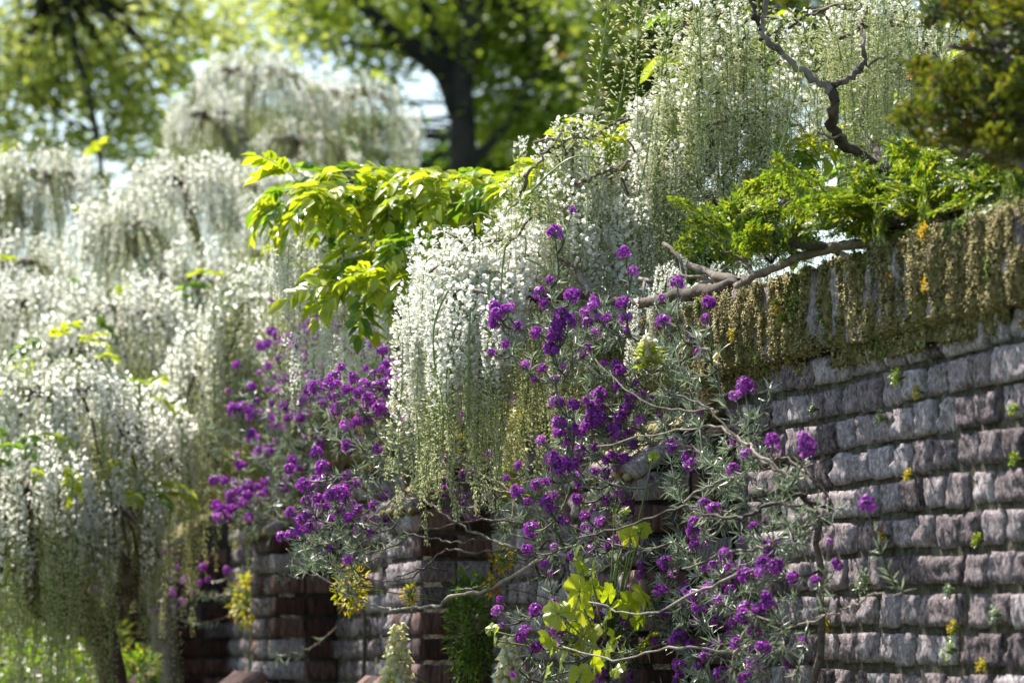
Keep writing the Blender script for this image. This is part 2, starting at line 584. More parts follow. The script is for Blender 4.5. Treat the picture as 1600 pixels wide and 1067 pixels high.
for i in range(26000):
    x = rng.uniform(0.6, 7.5) if i < 21000 else rng.uniform(7.5, 15)
    z = ZTOP + .01 - abs(rng.normal(0, .10))
    if z < ZTOP - .28: continue
    if moss_density(x, z) < rng.uniform(.12, .40): continue
    rg = mnoise.noise(Vector((x * 27, z * 8, 9))) + .45 * mnoise.noise(Vector((x * 70, z * 9, 2)))
    if rg < rng.uniform(-.55, -.26): continue
    y = .012 + .034 * max(0, rg + .35) + rng.uniform(-.004, .006) - (.020 if z < ZTOP - COPE else 0)
    r = rng.uniform(.0014, .0030)
    P_.append((x, y, z)); S_.append((r * rng.uniform(.8, 1.3), r * rng.uniform(.8, 1.4), r * rng.uniform(1.0, 2.0)))
P_ = np.array(P_); S_ = np.array(S_)
Mx = np.zeros((len(P_), 3, 3)); Mx[:, 0, 0] = S_[:, 0]; Mx[:, 1, 1] = S_[:, 1]; Mx[:, 2, 2] = S_[:, 2]
g = np.array([mnoise.noise(Vector((q[0] * 7, q[2] * 9, 4))) > .34 for q in P_])
moss.scatter(ICO_V, ICO_F, P_[~g], Mx[~g]); mossg.scatter(ICO_V, ICO_F, P_[g], Mx[g])
idx = rng.integers(0, len(P_), 130000)
dd = rdirs(len(idx)); dd[:, 1] = np.abs(dd[:, 1]) * .9
pp = P_[idx] + dd * S_[idx] * .95 + rng.normal(0, 1, (len(idx), 3)) * np.array([.004, .0008, .006])
dn = unit(dd + np.array([0, .2, -.5]))
sz = rng.uniform(.0018, .0040, len(idx))
gb = g[idx]
moss.scatter(BIT_V, BIT_F, pp[~gb], frames(dn[~gb], sz[~gb])); mossg.scatter(BIT_V, BIT_F, pp[gb], frames(dn[gb], sz[gb]))
ii = rng.integers(0, len(mat_v), 150000)
dd = rng.normal(0, 1, (len(ii), 3)) * np.array([.6, .4, .6]) + np.array([0, .9, -.35])
moss.scatter(BIT_V, BIT_F, mat_v[ii] + rng.normal(0, 1, (len(ii), 3)) * np.array([.003, .0012, .004]), frames(dd, rng.uniform(.0022, .0052, len(ii)), rng.uniform(-3, 3, len(ii))))
link('moss', moss.mesh('moss', M['moss']), wall, stuff=True)
link('green_moss', mossg.mesh('green_moss', M['mossgreen']), wall, stuff=True)

# buttresses: brick piers with a sloping, tiled head and a wider foot
pb = [brick_mesh('buttress_brick', .098, BH, .175, 120 + i, M['brick'], nz=3, amp=.006, ny=4) for i in range(6)]
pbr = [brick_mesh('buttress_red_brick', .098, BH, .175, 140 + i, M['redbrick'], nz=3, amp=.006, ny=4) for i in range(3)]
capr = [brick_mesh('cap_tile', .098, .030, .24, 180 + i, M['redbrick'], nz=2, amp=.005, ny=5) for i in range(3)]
capm = [brick_mesh('cap_tile', .098, .030, .24, 160 + i, M['brick'], nz=2, amp=.005, ny=5) for i in range(4)]
for ip, tp in enumerate(PIERS):
    bt = link('buttress', None, wall, (tp - T0, 0, 0))
    pc = MB(); PR = .175
    PH = CAMZ + .33
    box(pc, .012, PW - .012, -.1, PR - .014, 0, PH - .03)
    # wedge under the cap
    pc.add([(.012, -.01, PH - .03), (PW - .012, -.01, PH - .03), (.012, PR - .014, PH - .03), (PW - .012, PR - .014, PH - .03), (.012, -.01, PH + .09), (PW - .012, -.01, PH + .09),
            (.012, PR - .10, PH + .065), (PW - .012, PR - .10, PH + .065)],
           [np.array([(2, 3, 7, 6), (6, 7, 5, 4), (0, 2, 6, 4), (1, 5, 7, 3)])])
    box(pc, -.03, PW + .03, -.1, PR + .075, 0, CAMZ - .15)
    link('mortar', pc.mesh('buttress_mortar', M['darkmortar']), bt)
    z = PH - PITCHZ / 2
    while z > CAMZ - .13:
        for kx in range(4):
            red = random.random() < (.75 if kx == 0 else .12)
            if kx == 0:      # the end shows two bricks in depth, dark reds painting in its shade
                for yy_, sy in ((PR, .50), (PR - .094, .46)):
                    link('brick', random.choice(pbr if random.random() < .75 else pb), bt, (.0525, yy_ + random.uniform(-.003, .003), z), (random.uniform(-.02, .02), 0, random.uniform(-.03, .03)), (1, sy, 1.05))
                continue
            link('brick', random.choice(pbr if red else pb), bt, (.0525 + kx * .105, PR + random.uniform(-.004, .004), z), (random.uniform(-.02, .02), 0, random.uniform(-.03, .03)), (1, 1, 1))
        z -= PITCHZ
    for kx in range(4):      # sloping head tiles
        link('cap_tile', random.choice(capm), bt, (.0525 + kx * .105, PR + .015, PH - .004), (R(-33), 0, random.uniform(-.03, .03)), (1.03, .46, 1))
    z = CAMZ - .175
    while z > CAMZ - .5:
        for kx in range(5):
            link('brick', random.choice(pb), bt, (.0 + kx * .105, PR + .09 + random.uniform(-.004, .004), z), (0, 0, random.uniform(-.03, .03)), (1, 1.45, 1))
        z -= PITCHZ
    for kx in range(5):
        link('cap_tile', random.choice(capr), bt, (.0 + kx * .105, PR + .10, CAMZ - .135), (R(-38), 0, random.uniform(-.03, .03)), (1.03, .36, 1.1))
    mm = MB(); n = 700 if ip < 4 else 200
    q = np.stack([rng.uniform(0, PW, n), np.zeros(n), np.zeros(n)], 1)
    q[:, 1] = rng.uniform(.0, PR + .02, n); q[:, 2] = PH + .10 - np.maximum(0, q[:, 1] - .07) * .75 - q[:, 1] * .1 + rng.uniform(-.006, .012, n)
    if ip % 2 == 0: q = q[mnoise.noise(Vector((1, 1, 1))) * 0 + q[:, 0] > .05]
    sz = rng.uniform(.005, .012, len(q)); Mx = np.zeros((len(q), 3, 3))
    for a in range(3): Mx[:, a, a] = sz * rng.uniform(.7, 1.3, len(q))
    mm.scatter(ICO_V, ICO_F, q, Mx)
    link('moss', mm.mesh('buttress_moss', M['moss']), bt, stuff=True)

# ------------------------------------------------------------------ flowers: racemes
LEAF1 = (np.array([(0, 0, 0), (-.5, .33, .10), (0, .33, -.02), (.5, .33, .10), (-.36, .68, .05), (0, .68, -.06), (.36, .68, .05), (0, 1, -.16)]),
         [np.array([(1, 2, 5, 4), (2, 3, 6, 5)]), np.array([(0, 2, 1), (0, 3, 2), (4, 5, 7), (5, 6, 7)])])


def leaf_t(w):
    v = LEAF1[0].copy(); v[:, 0] *= w; v[:, 2] *= w * 1.6
    return v, LEAF1[1]


# open pea flower: standing banner petal folded back, two wings, a keel
FLO_V = np.array([(0, 0, 0), (-.55, .45, .35), (0, .35, .5), (.55, .45, .35), (-.4, .75, .85), (0, .6, 1.0), (.4, .75, .85),
                  (-.32, .75, .05), (-.12, 1.05, -.12), (.32, .75, .05), (.12, 1.05, -.12), (0, .85, -.35)])
FLO_F = [np.array([(1, 2, 5, 4), (2, 3, 6, 5)]), np.array([(0, 2, 1), (0, 3, 2), (0, 7, 8), (0, 10, 9), (0, 8, 11), (0, 11, 10)])]
BUD_V = np.array([(0, 0, 0), (-.15, .45, .02), (.15, .45, .02), (0, .4, .19), (0, .4, -.12), (0, 1, .16)])
BUD_F = np.array([(0, 1, 3), (0, 3, 2), (0, 2, 4), (0, 4, 1), (5, 3, 1), (5, 2, 3), (5, 4, 2), (5, 1, 4)])


def raceme(name, L, kind, n, seed, petal, bud, stem, fat=1.0):
    random.seed(seed)
    mb = MB()
    pts = []; p = np.array([0., 0, 0]); el = R(random.uniform(10, 60)); ds = .008
    arch = random.uniform(.05, .15) if kind != 'white' else random.uniform(.04, .10); s = 0
    wob = random.uniform(-.2, .2)
    while s < L + arch:
        pts.append(p.copy())
        e = el + (-R(90) - el) * min(1, (s / arch)) ** .8
        if s > arch:
            e = -R(90) + wob * math.sin(3.1 * (s - arch) / L * 2)
        p = p + ds * np.array([math.cos(e), .06 * math.sin(s * 25 + seed), math.sin(e)])
        s += ds
    pts = np.array(pts); m = len(pts)
    mb.tube(pts[::2], lerp_r(.0017 * fat, .0007 * fat, len(pts[::2])), 3, 0, cap=False)
    k = np.arange(n); fr = (k + .5) / n
    ix = ((arch * .7 / ds) + fr ** .92 * (m - 1 - arch * .7 / ds)).astype(int).clip(0, m - 1)
    an = k * 2.399 + rng.uniform(-.3, .3, n)
    tipf = fr
    if kind == 'white': opn = .54
    elif kind == 'mix': opn = .11 if fat < 1.1 else .30
    else: opn = .0
    ped = np.where(tipf < .9, .0185 * (1 - tipf * .45), .006) * rng.uniform(.75, 1.25, n) * fat
    elv = np.where(tipf < .82, -.05, -.9) + rng.uniform(-.35, .45, n) - (.3 if kind == 'white' else 0) * (tipf > .6)
    d = np.stack([np.cos(an) * np.cos(elv), np.sin(an) * np.cos(elv), np.sin(elv)], 1)
    base = pts[ix]; tip = base + d * ped[:, None]
    # pedicels
    pv = np.array([(-.05, 0, 0), (.05, 0, 0), (0, 1, 0)])
    mb.scatter(pv * np.array([.9, 1, 1]), np.array([(0, 1, 2)]), base, frames(d, ped), 0)
    isopen = fr < opn + rng.uniform(-.08, .08, n)
    so = rng.uniform(.0078, .0112, n) * fat * (1 - tipf * .25)
    sb = (.0128 - .0055 * tipf) * rng.uniform(.8, 1.2, n) * fat
    droop = d + np.array([0, 0, -.25]) + rng.normal(0, .25, (n, 3))
    mb.scatter(FLO_V, FLO_F, tip[isopen], frames(droop[isopen], so[isopen], rng.uniform(-.7, .7, isopen.sum())), 1)
    nb_ = ~isopen
    dirb = d + np.array([0, 0, .45]) * (tipf < .8)[:, None] + rng.normal(0, .2, (n, 3)) + np.array([0, 0, -.6]) * (tipf > .86)[:, None]
    mb.scatter(BUD_V, BUD_F, tip[nb_], frames(dirb[nb_], sb[nb_], rng.uniform(0, 6, nb_.sum())), 2)
    return mb.mesh(name, [stem, petal, bud])


near_r = {'white': [raceme('raceme_open', .34 + .02 * i, 'white', 270, 200 + i, M['petal'], M['bud'], M['stemgreen'], 1.12) for i in range(6)],
          'mix': [raceme('raceme_half_open', .36 + .02 * i, 'mix', 205, 220 + i, M['petal'], M['bud'], M['stemgreen']) for i in range(5)],
          'bud': [raceme('raceme_in_bud', .34 + .02 * i, 'bud', 215, 240 + i, M['petal'], M['bud'], M['stemgreen'], 1.04) for i in range(6)]}
far_r = {'white': [raceme('far_raceme_open', .34 + .03 * i, 'white', 170, 260 + i, M['farpetal'], M['farbud'], M['stemgreen'], 1.2) for i in range(5)],
         'mix': [raceme('far_raceme_half', .38 + .03 * i, 'mix', 165, 270 + i, M['farpetal'], M['farbud'], M['stemgreen'], 1.2) for i in range(4)],
         'bud': [raceme('far_raceme_bud', .40 + .03 * i, 'bud', 165, 280 + i, M['farpetal'], M['farbud'], M['stemgreen'], 1.15) for i in range(4)]}
random.seed(11)


def hang(parent, p, kind, far=False, s=1.0, rot=None, lean=.06, zs=1.0):
    me = random.choice((far_r if far else near_r)[kind])
    return link('flower_raceme', me, parent, local(parent, p), (random.gauss(0, lean), random.gauss(0, lean), random.uniform(0, 6.28) if rot is None else rot),
                (s, s, s * zs))


# compound leaves (pinnate) as shared meshes
def pinnate(name, n, ll, wr, mat, seed, L=.2, droop=.5):
    random.seed(seed); mb = MB()
    pts = []; p = np.array([0., 0, 0]); e = .35
    for i in range(12):
        pts.append(p.copy()); p = p + L / 11 * np.array([math.cos(e), 0, math.sin(e)]); e -= droop * .13
    mb.tube(pts, lerp_r(.0016, .0006, 12), 3, 0, cap=False)
    pos, dirs, scl = [], [], []
    for i in range(n):
        f = .2 + .8 * (i // 2 + 1) / (n // 2 + 1)
        q = pts[min(11, int(f * 11))]; t = pts[min(11, int(f * 11) + 1)] - pts[max(0, int(f * 11) - 1)]; t = t / np.linalg.norm(t)
        sd = 1 if i % 2 else -1
        d = t * .65 + np.array([0, sd * .85, 0]) + np.array([0, 0, random.uniform(-.35, .1)])
        pos.append(q); dirs.append(d); scl.append(ll * random.uniform(.8, 1.15))
    pos.append(pts[-1]); dirs.append(pts[-1] - pts[-2]); scl.append(ll * 1.15)
    v, f = leaf_t(wr)
    mb.scatter(v, f, np.array(pos), frames(np.array(dirs), np.array(scl), rng.uniform(-.5, .5, len(pos))), 1)
    return mb.mesh(name, [M['stemgreen'], mat])


pin_lime = [pinnate('lime_compound_leaf', 13, .050, .48, M['lime'], 300 + i, .13, .7 + .2 * (i % 3)) for i in range(5)]
pin_leaf = [pinnate('green_compound_leaf', 13, .050, .48, M['leaf'], 310 + i, .13, .9) for i in range(4)]
random.seed(12)


def leaf_at(parent, p, out, lime=.8, s=1.0, pitch=0):
    me = random.choice(pin_lime if random.random() < lime else pin_leaf)
    rz = math.atan2(out[1], out[0]) + random.gauss(0, .5)
    return link('compound_leaf', me, parent, local(parent, p), (random.gauss(0, .35), pitch + random.gauss(0, .35), rz), (s,) * 3)


# ------------------------------------------------------------------ background trees
def tree(name, label, base_px, depth, trunks, crown, mat, nleaf, lsize, group=None, extra_clumps=None, cull=None):
    base = P(base_px, 600, depth); base.z = 0
    th = thing(name, label, 'tree', tuple(base), group)
    tb = MB(); k = depth / F
    first = True
    for pts, r0, r1 in trunks:
        pl = [P(a, b, depth + (c if len(q) > 2 else 0)) for q in pts for a, b, c in [(q[0], q[1], q[2] if len(q) > 2 else 0)]]
        if first:
            pl = [Vector((base.x, base.y, 0)), Vector(((base.x + pl[0].x) / 2, base.y, pl[0].z / 2))] + pl
            first = False
        cr = crom(pl, 5)
        tb.tube(cr, lerp_r(r0 * k, r1 * k, len(cr)), 9, 0, .12)
    put('trunk', tb, M['treebark'], th, True)
    cb = MB()
    cl = []
    for (cx, cy, rx, ry, rz, n) in crown:      # ellipsoids of leaf clumps, px, metres deep
        for _ in range(n):
            while True:
                u = rng.uniform(-1, 1, 3)
                if (u ** 2).sum() < 1: break
            c = P(cx + u[0] * rx, cy + u[1] * ry, depth + u[2] * rz + rz * .75)
            cl.append(np.array(c))
    cl = np.array(cl)
    per = nleaf // len(cl)
    idx = np.repeat(np.arange(len(cl)), per)
    pos = cl[idx] + rng.normal(0, 1, (len(idx), 3)) * (np.array([.34, .34, .13]) if mat is not M['treeleaf2'] else np.array([.36, .36, .20]))
    if cull:
        for cx, cy, rx, ry in cull:
            c = P(cx, cy, depth)
            dx = (pos[:, 0] - c.x) / (rx * k); dz = (pos[:, 2] - c.z) / (ry * k)
            keep = (dx ** 2 + dz ** 2 > 1) | (rng.random(len(pos)) < .08)
            pos = pos[keep]
    dirs = rdirs(len(pos), -.6, .4)
    v, f = leaf_t(.62)
    cb.scatter(v, f, pos, frames(dirs, lsize * rng.uniform(.7, 1.3, len(pos)), rng.uniform(-.8, .8, len(pos))))
    put('crown', cb, mat, th, stuff=True)
    # twigs that carry the clumps
    tw = MB()
    ends = cl[rng.choice(len(cl), min(50, len(cl)), False)]
    hub = np.array(P(trunks[0][0][-1][0], trunks[0][0][-1][1], depth))
    for e in ends:
        c = [Vector(hub), Vector(hub * .5 + e * .5) + Vector((0, 0, random.uniform(-.2, .5))), Vector(e)]
        cr = crom(c, 3, .05)
        tw.tube(cr, lerp_r(.035, .01, len(cr)), 4)
    put('limbs', tw, M['treebark'], th, True)
    return th


GAPS = [(665, 110, 36, 24), (690, 175, 34, 34), (640, 120, 22, 20), (700, 215, 30, 22), (378, 55, 34, 28), (405, 30, 20, 20)]
tree('broadleaf_tree', 'big dark-trunked tree forking low, its yellow-green crown across the top middle of the view', 722, 45,
     [([(722, 330), (724, 250), (722, 190), (720, 130), (735, 60), (744, -60)], 27, 17),
      ([(720, 175), (695, 115), (650, 78), (610, 52), (575, 15), (535, -40)], 21, 10),
      ([(712, 120), (690, 75), (670, 30), (655, -40)], 12, 7),
      ([(735, 60), (725, 20), (715, -40)], 9, 6),
      ([(733, 260), (775, 215), (805, 175), (825, 132), (872, 97)], 9, 6),
      ([(650, 78), (600, 72), (560, 72), (500, 55)], 6, 3)],
     [(560, 20, 190, 70, 2.2, 75), (850, 60, 190, 110, 2.2, 130), (760, 60, 110, 80, 1.5, 40), (900, 190, 170, 60, 2.0, 90), (640, -90, 420, 70, 2.5, 100), (620, 130, 60, 60, 1, 14), (960, 120, 100, 100, 2, 60)],
     M['treeleaf'], 30000, .10, cull=GAPS)
tree('broadleaf_tree', 'airy pale green tree at top left with sky showing through its crown', 150, 40,
     [([(170, 420), (160, 300), (150, 200), (120, 90), (90, -40)], 6, 4),
      ([(155, 230), (200, 140), (260, 60), (300, -30)], 3, 2), ([(152, 210), (80, 170), (20, 100), (-40, 40)], 3, 2)],
     [(60, 70, 150, 80, 2.0, 55), (260, 70, 150, 70, 2.0, 50), (30, 210, 140, 50, 2, 35), (170, 150, 190, 60, 2, 45), (230, 230, 130, 45, 1.5, 26), (100, -60, 330, 60, 2, 60)],
     M['treeleaf2'], 13500, .105,
     cull=[(75, 165, 32, 34), (200, 15, 60, 22), (135, 165, 28, 26), (225, 75, 26, 14), (265, 145, 34, 36), (128, 235, 44, 26), (215, 215, 30, 20), (25, 165, 16, 26), (320, 75, 50, 30), (115, 110, 22, 24), (190, 270, 30, 22)])
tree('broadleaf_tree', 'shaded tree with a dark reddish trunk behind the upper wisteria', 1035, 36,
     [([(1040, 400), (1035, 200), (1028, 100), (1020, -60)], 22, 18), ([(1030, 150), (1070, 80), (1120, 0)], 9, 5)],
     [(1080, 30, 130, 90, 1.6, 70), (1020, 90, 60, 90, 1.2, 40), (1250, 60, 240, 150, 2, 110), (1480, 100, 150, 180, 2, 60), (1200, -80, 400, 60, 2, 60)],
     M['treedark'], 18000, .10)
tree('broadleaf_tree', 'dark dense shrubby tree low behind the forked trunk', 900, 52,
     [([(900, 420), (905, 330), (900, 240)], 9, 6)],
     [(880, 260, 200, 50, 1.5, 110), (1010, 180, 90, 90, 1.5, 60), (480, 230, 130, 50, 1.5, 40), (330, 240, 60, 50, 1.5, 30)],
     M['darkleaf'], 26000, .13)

# far wood that closes the view below the crowns
fw = MB()
n = 26000
xx = rng.uniform(-16, 20, n); yy = 62 + rng.uniform(-2.5, 3, n)
hh = np.array([5.9 + 1.4 * mnoise.noise(Vector((a * .35, 2, 0))) for a in xx])
zz = hh * np.sqrt(rng.random(n)) + .1
yy -= (hh - zz) * .3
v, f = leaf_t(.8)
fw.scatter(v, f, np.stack([xx, yy, zz], 1), frames(rdirs(n, -.5, .5), rng.uniform(.3, .55, n), rng.uniform(-1, 1, n)))
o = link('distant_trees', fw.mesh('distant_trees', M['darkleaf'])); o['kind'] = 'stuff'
o['label'] = 'far dark green belt of trees seen between the wisterias'

# ------------------------------------------------------------------ far wisterias: several umbrella-shaped heads on one gnarled trunk
def far_wisteria(label, foot_px, foot_depth, heads_, leafn=0, lime=.8, group='white wisterias trained behind the near plants', trunkw=.05):
    foot = P(foot_px, 1000, foot_depth); foot.z = 0
    th = thing('wisteria', label, 'wisteria', tuple(foot), group)
    br = MB(); tot = 0
    hubs = [P(h[0], h[1], h[2]) for h in heads_]
    main = sum(hubs, Vector()) / len(hubs); main.z -= .55
    main.x = (main.x + foot.x) / 2; main.y = (main.y + foot.y) / 2
    tr = crom([foot, Vector((foot.x + .06, foot.y - .03, main.z * .5)), main], 6, .02)
    br.tube(tr, lerp_r(trunkw, trunkw * .75, len(tr)), 8, 0, .25)
    leaves = MB()
    for h, hub in zip(heads_, hubs):
        px, py, dep, rpx, n, kinds = h[:6]
        Rm = rpx * dep / F
        a = Vector((hub.x, hub.y, hub.z - .12))
        mid = (main + a) / 2 + Vector((random.uniform(-.12, .12), random.uniform(-.1, .1), -.05))
        c = crom([main, mid, a], 5, .012)
        br.tube(c, lerp_r(trunkw * .6, .016, len(c)), 6, 0, .3)
        for j in range(13):      # arching ribs
            an = j * .48
            e = a + Vector((math.cos(an) * Rm, math.sin(an) * Rm * .9, -Rm * .72))
            m_ = a + Vector((math.cos(an) * Rm * .55, math.sin(an) * Rm * .55, .02))
            c = crom([a, m_, e], 4, .008)
            br.tube(c, lerp_r(.012, .004, len(c)), 4, 0, .3)
        for _ in range(n):
            r = math.sqrt(random.random()); an = random.uniform(0, 6.28)
            x = math.cos(an) * r * Rm; y = math.sin(an) * r * Rm
            # most racemes hang from the arching ribs, so the head reads as an umbrella with gaps
            if random.random() < .6:
                an = round(an / .48) * .48 + random.gauss(0, .06); x = math.cos(an) * r * Rm; y = math.sin(an) * r * Rm
            zz = .02 - Rm * .85 * r ** 2.4 + random.gauss(0, .014)
            hang(th, Vector((hub.x + x, hub.y + y, hub.z + zz)), random.choice(kinds), True, random.uniform(.75, 1.05), an + random.gauss(0, .5), .04, random.uniform(.9, 1.35))
        nl = int(leafn * rpx / 100)
        for _ in range(nl):
            r = math.sqrt(random.random()); an = random.uniform(0, 6.28)
            x = math.cos(an) * r * Rm; y = math.sin(an) * r * Rm
            leaf_at(th, Vector((hub.x + x, hub.y + y, hub.z + .04 - Rm * .7 * r ** 2.2)), (x, y), lime, random.uniform(.6, .95), -.1)
    put('branches', br, M['bark'], th, True)
    return th


BW = ['bud', 'mix', 'bud', 'mix', 'bud', 'white']
WH = ['mix', 'white', 'mix', 'bud']
BB = ['bud', 'bud', 'mix']
far_wisteria('tall pale wisteria crown rising against the sky left of the forked tree trunk', 430, 22,
             [(395, 88, 22, 125, 120, BW), (540, 120, 22.3, 110, 95, BW), (330, 150, 21.6, 60, 30, BB), (470, 190, 21.5, 90, 40, BB)], 2, trunkw=.08)
far_wisteria('pale green-white wisteria at the far left edge with a thin dark trunk', 48, 17,
             [(70, 235, 17, 85, 75, BW), (-10, 270, 16.8, 60, 40, BB), (20, 370, 16, 85, 60, BW)], 3)
far_wisteria('silvery wisteria with forked dark branches in the middle of the left side', 345, 16,
             [(290, 245, 16, 90, 85, WH), (200, 310, 15.4, 75, 60, BW), (300, 385, 15.2, 85, 60, BW)], 2)
far_wisteria('wisteria heads just left of the lime-leaved bush', 430, 17.5,
             [(415, 258, 17.5, 85, 75, WH), (430, 360, 17, 75, 50, BB), (500, 290, 19, 55, 30, BB)], 2)
far_wisteria('shaded blue-white wisteria low on the left between paler ones', 260, 14,
             [(195, 440, 14, 100, 85, WH), (60, 430, 14.4, 85, 60, WH), (110, 500, 13.8, 60, 30, BW)], 3, .3)
far_wisteria('low mounded wisteria with bright leaves on top filling the bottom left corner', 205, 12.2,
             [(90, 560, 12, 150, 130, WH), (205, 620, 12.3, 75, 55, WH), (30, 700, 11.6, 100, 60, WH), (160, 740, 11.9, 90, 60, BW), (60, 790, 11.8, 80, 40, BB)], 9, .75, trunkw=.055)
far_wisteria('wisteria with long cream racemes hanging over the mossy wall end', 395, 13.2,
             [(440, 425, 12.5, 105, 90, BW), (345, 525, 12.6, 70, 60, WH), (510, 440, 12.2, 70, 50, BW), (420, 560, 12.5, 50, 26, BB)], 6, .8)

# ------------------------------------------------------------------ near wisterias
def near_tiers(th, tiers, branch_mb):
    for pts, n, kinds, spread, s in tiers:
        pl = crom(line(pts), 6, .006)
        branch_mb.tube(pl, lerp_r(.0045, .0025, len(pl)), 4, 0, .3)
        left = n
        while left > 0:      # racemes spring in fans from short spurs along the twig
            i = random.randrange(len(pl) - 1); f_ = random.random()
            b_ = pl[i].lerp(pl[i + 1], f_)
            p = b_ + Vector((random.gauss(0, .03), random.gauss(0, spread), random.gauss(0, .03)))
            branch_mb.tube([b_, (b_ + p) / 2 + Vector((0, 0, .008)), p], [.0035, .003, .0022], 4, 0, .3)
            m = min(left, random.choice((2, 3, 4, 5))); left -= m; a0 = random.uniform(0, 6.28)
            for q in range(m):
                hang(th, p + Vector((random.gauss(0, .006), random.gauss(0, .006), random.gauss(0, .012))), random.choice(kinds), False,
                     s * random.choice((random.uniform(.45, .8), random.uniform(.8, 1.15), random.uniform(.8, 1.2))), a0 + q * 6.28 / m + random.gauss(0, .3), .07)


# thick branches copied from the photograph, then the smaller wood that carries flowers
b1 = P(1150, 700, 8.0); b1.z = 0
W1 = thing('wisteria', 'nearest wisteria, its dome of white racemes spilling over the wall behind the purple flowers', 'wisteria', tuple(b1), 'white wisterias trained behind the near plants')
wb = MB()
def limb(mb, pts, r0, r1, sides=7):
    pl = crom(line(pts), 6, .0055)
    mb.tube(pl, [r * random.uniform(.8, 1.25) for r in lerp_r(r0, r1, len(pl))], sides, 0, .45)
limb(wb, [(1175, 1010, 8.3), (1172, 700, 8.3), (1170, 470, 8.1), (1150, 447, 7.9), (1085, 458, 8.1), (1010, 472, 8.3), (930, 466, 8.5), (850, 463, 8.6), (812, 466, 8.7)], .016, .008)
limb(wb, [(1040, 385, 8.4), (1085, 418, 8.3), (1150, 444, 8.1)], .004, .010)
limb(wb, [(930, 466, 8.5), (900, 425, 8.6), (860, 400, 8.7), (815, 395, 8.75), (800, 415, 8.7)], .007, .004)
limb(wb, [(850, 463, 8.6), (800, 440, 8.7), (775, 400, 8.75), (735, 392, 8.8)], .006, .003)
near_tiers(W1, [
    ([(672, 505, 8.6), (674, 455, 8.6), (690, 425, 8.6), (725, 395, 8.65)], 34, ['white', 'white', 'mix'], .06, .88),
    ([(700, 420, 8.5), (740, 385, 8.6), (790, 372, 8.7), (830, 368, 8.7)], 44, ['white', 'mix', 'white'], .08, .88),
    ([(700, 470, 8.4), (740, 440, 8.5), (790, 420, 8.6)], 26, ['white', 'mix'], .06, .95),
    ([(790, 395, 8.7), (850, 370, 8.8), (910, 375, 8.8), (960, 395, 8.7)], 34, ['white', 'mix'], .08, .9),
    ([(780, 450, 8.6), (830, 440, 8.7), (880, 445, 8.7)], 16, ['mix', 'bud'], .05, .95),
    ([(835, 350, 8.9), (880, 340, 8.9), (940, 350, 8.9), (1000, 380, 8.8)], 22, ['bud', 'mix'], .08, .9),
    ([(1000, 440, 8.4), (1060, 430, 8.3), (1120, 440, 8.2), (1170, 440, 8.0)], 16, ['white'], .05, .45),
], wb)
put('branches', wb, M['bark'], W1, True)
# the long green whip stems that arch out of the dome and hang with it
for pts in ([(705, 445, 8.3), (680, 500, 8.3), (678, 560, 8.3), (690, 620, 8.3), (692, 690, 8.3)], [(735, 480, 8.25), (732, 560, 8.25), (730, 640, 8.25), (727, 700, 8.25)],
            [(790, 382, 8.4), (785, 420, 8.4), (782, 470, 8.4)], [(822, 404, 8.4), (850, 420, 8.4), (866, 460, 8.4), (868, 490, 8.4)], [(765, 430, 8.35), (762, 520, 8.35), (758, 620, 8.35)],
            [(830, 300, 8.5), (860, 270, 8.5), (900, 245, 8.5), (960, 250, 8.5)], [(1180, 330, 8.3), (1230, 200, 8.3), (1250, 100, 8.3)], [(1020, 180, 8.6), (1010, 250, 8.6), (990, 330, 8.6)]):
    pl = crom(line(pts), 5); wp = MB(); wp.tube(pl, lerp_r(.0022, .0014, len(pl)), 5)
    put('whip_stem', wp, M['stemgreen'], W1, True)

b2 = P(1330, 700, 8.6); b2.z = 0
W2 = thing('wisteria', 'high wisteria behind the wall at upper right, curtains of green-white racemes over gnarled branches', 'wisteria', tuple(b2), 'white wisterias trained behind the near plants')
wb = MB()
limb(wb, [(1400, 1010, 9.08), (1420, 600, 9.08), (1440, 330, 8.88), (1385, 270, 8.68), (1322, 228, 8.58), (1303, 200, 8.53), (1304, 165, 8.48), (1300, 135, 8.48)], 0.0160, 0.0083, 8)
limb(wb, [(1304, 145, 8.48), (1262, 118, 8.48), (1215, 78, 8.48), (1192, 52, 8.48), (1196, 20, 8.48), (1200, -30, 8.48)], 0.0088, 0.0045)
limb(wb, [(1300, 137, 8.48), (1330, 118, 8.48), (1352, 100, 8.48), (1350, 72, 8.48), (1345, 30, 8.58)], 0.0072, 0.0030)
limb(wb, [(1352, 104, 8.48), (1385, 88, 8.48)], 0.0032, 0.0023)
limb(wb, [(1192, 52, 8.48), (1178, 20, 8.48), (1175, -20, 8.48)], 0.0056, 0.0037)
limb(wb, [(1385, 268, 8.68), (1350, 210, 8.78), (1345, 170, 8.78), (1375, 110, 8.88)], 0.0080, 0.0045)
limb(wb, [(1440, 330, 8.88), (1400, 230, 9.08), (1395, 130, 9.08), (1410, 90, 9.08)], 0.0088, 0.0045)
wb4 = MB()
limb(wb4, [(1090, 285, 8.58), (1104, 262, 8.58), (1110, 215, 8.58), (1102, 195, 8.58)], 0.0080, 0.0037)
limb(wb4, [(1091, 283, 8.58), (1113, 265, 8.58), (1119, 240, 8.58)], 0.0048, 0.0030)
limb(wb4, [(1320, 400, 8.98), (1200, 360, 8.88), (1130, 330, 8.78), (1090, 285, 8.58)], 0.0096, 0.0067)
limb(wb4, [(1130, 330, 8.78), (1060, 300, 8.78), (975, 286, 8.78), (950, 268, 8.78), (915, 234, 8.78)], 0.0064, 0.0030)
limb(wb4, [(1060, 300, 8.78), (1030, 345, 8.78)], 0.0040, 0.0023)
limb(wb, [(1276, 210, 8.48), (1320, 214, 8.48)], 0.0032, 0.0030)
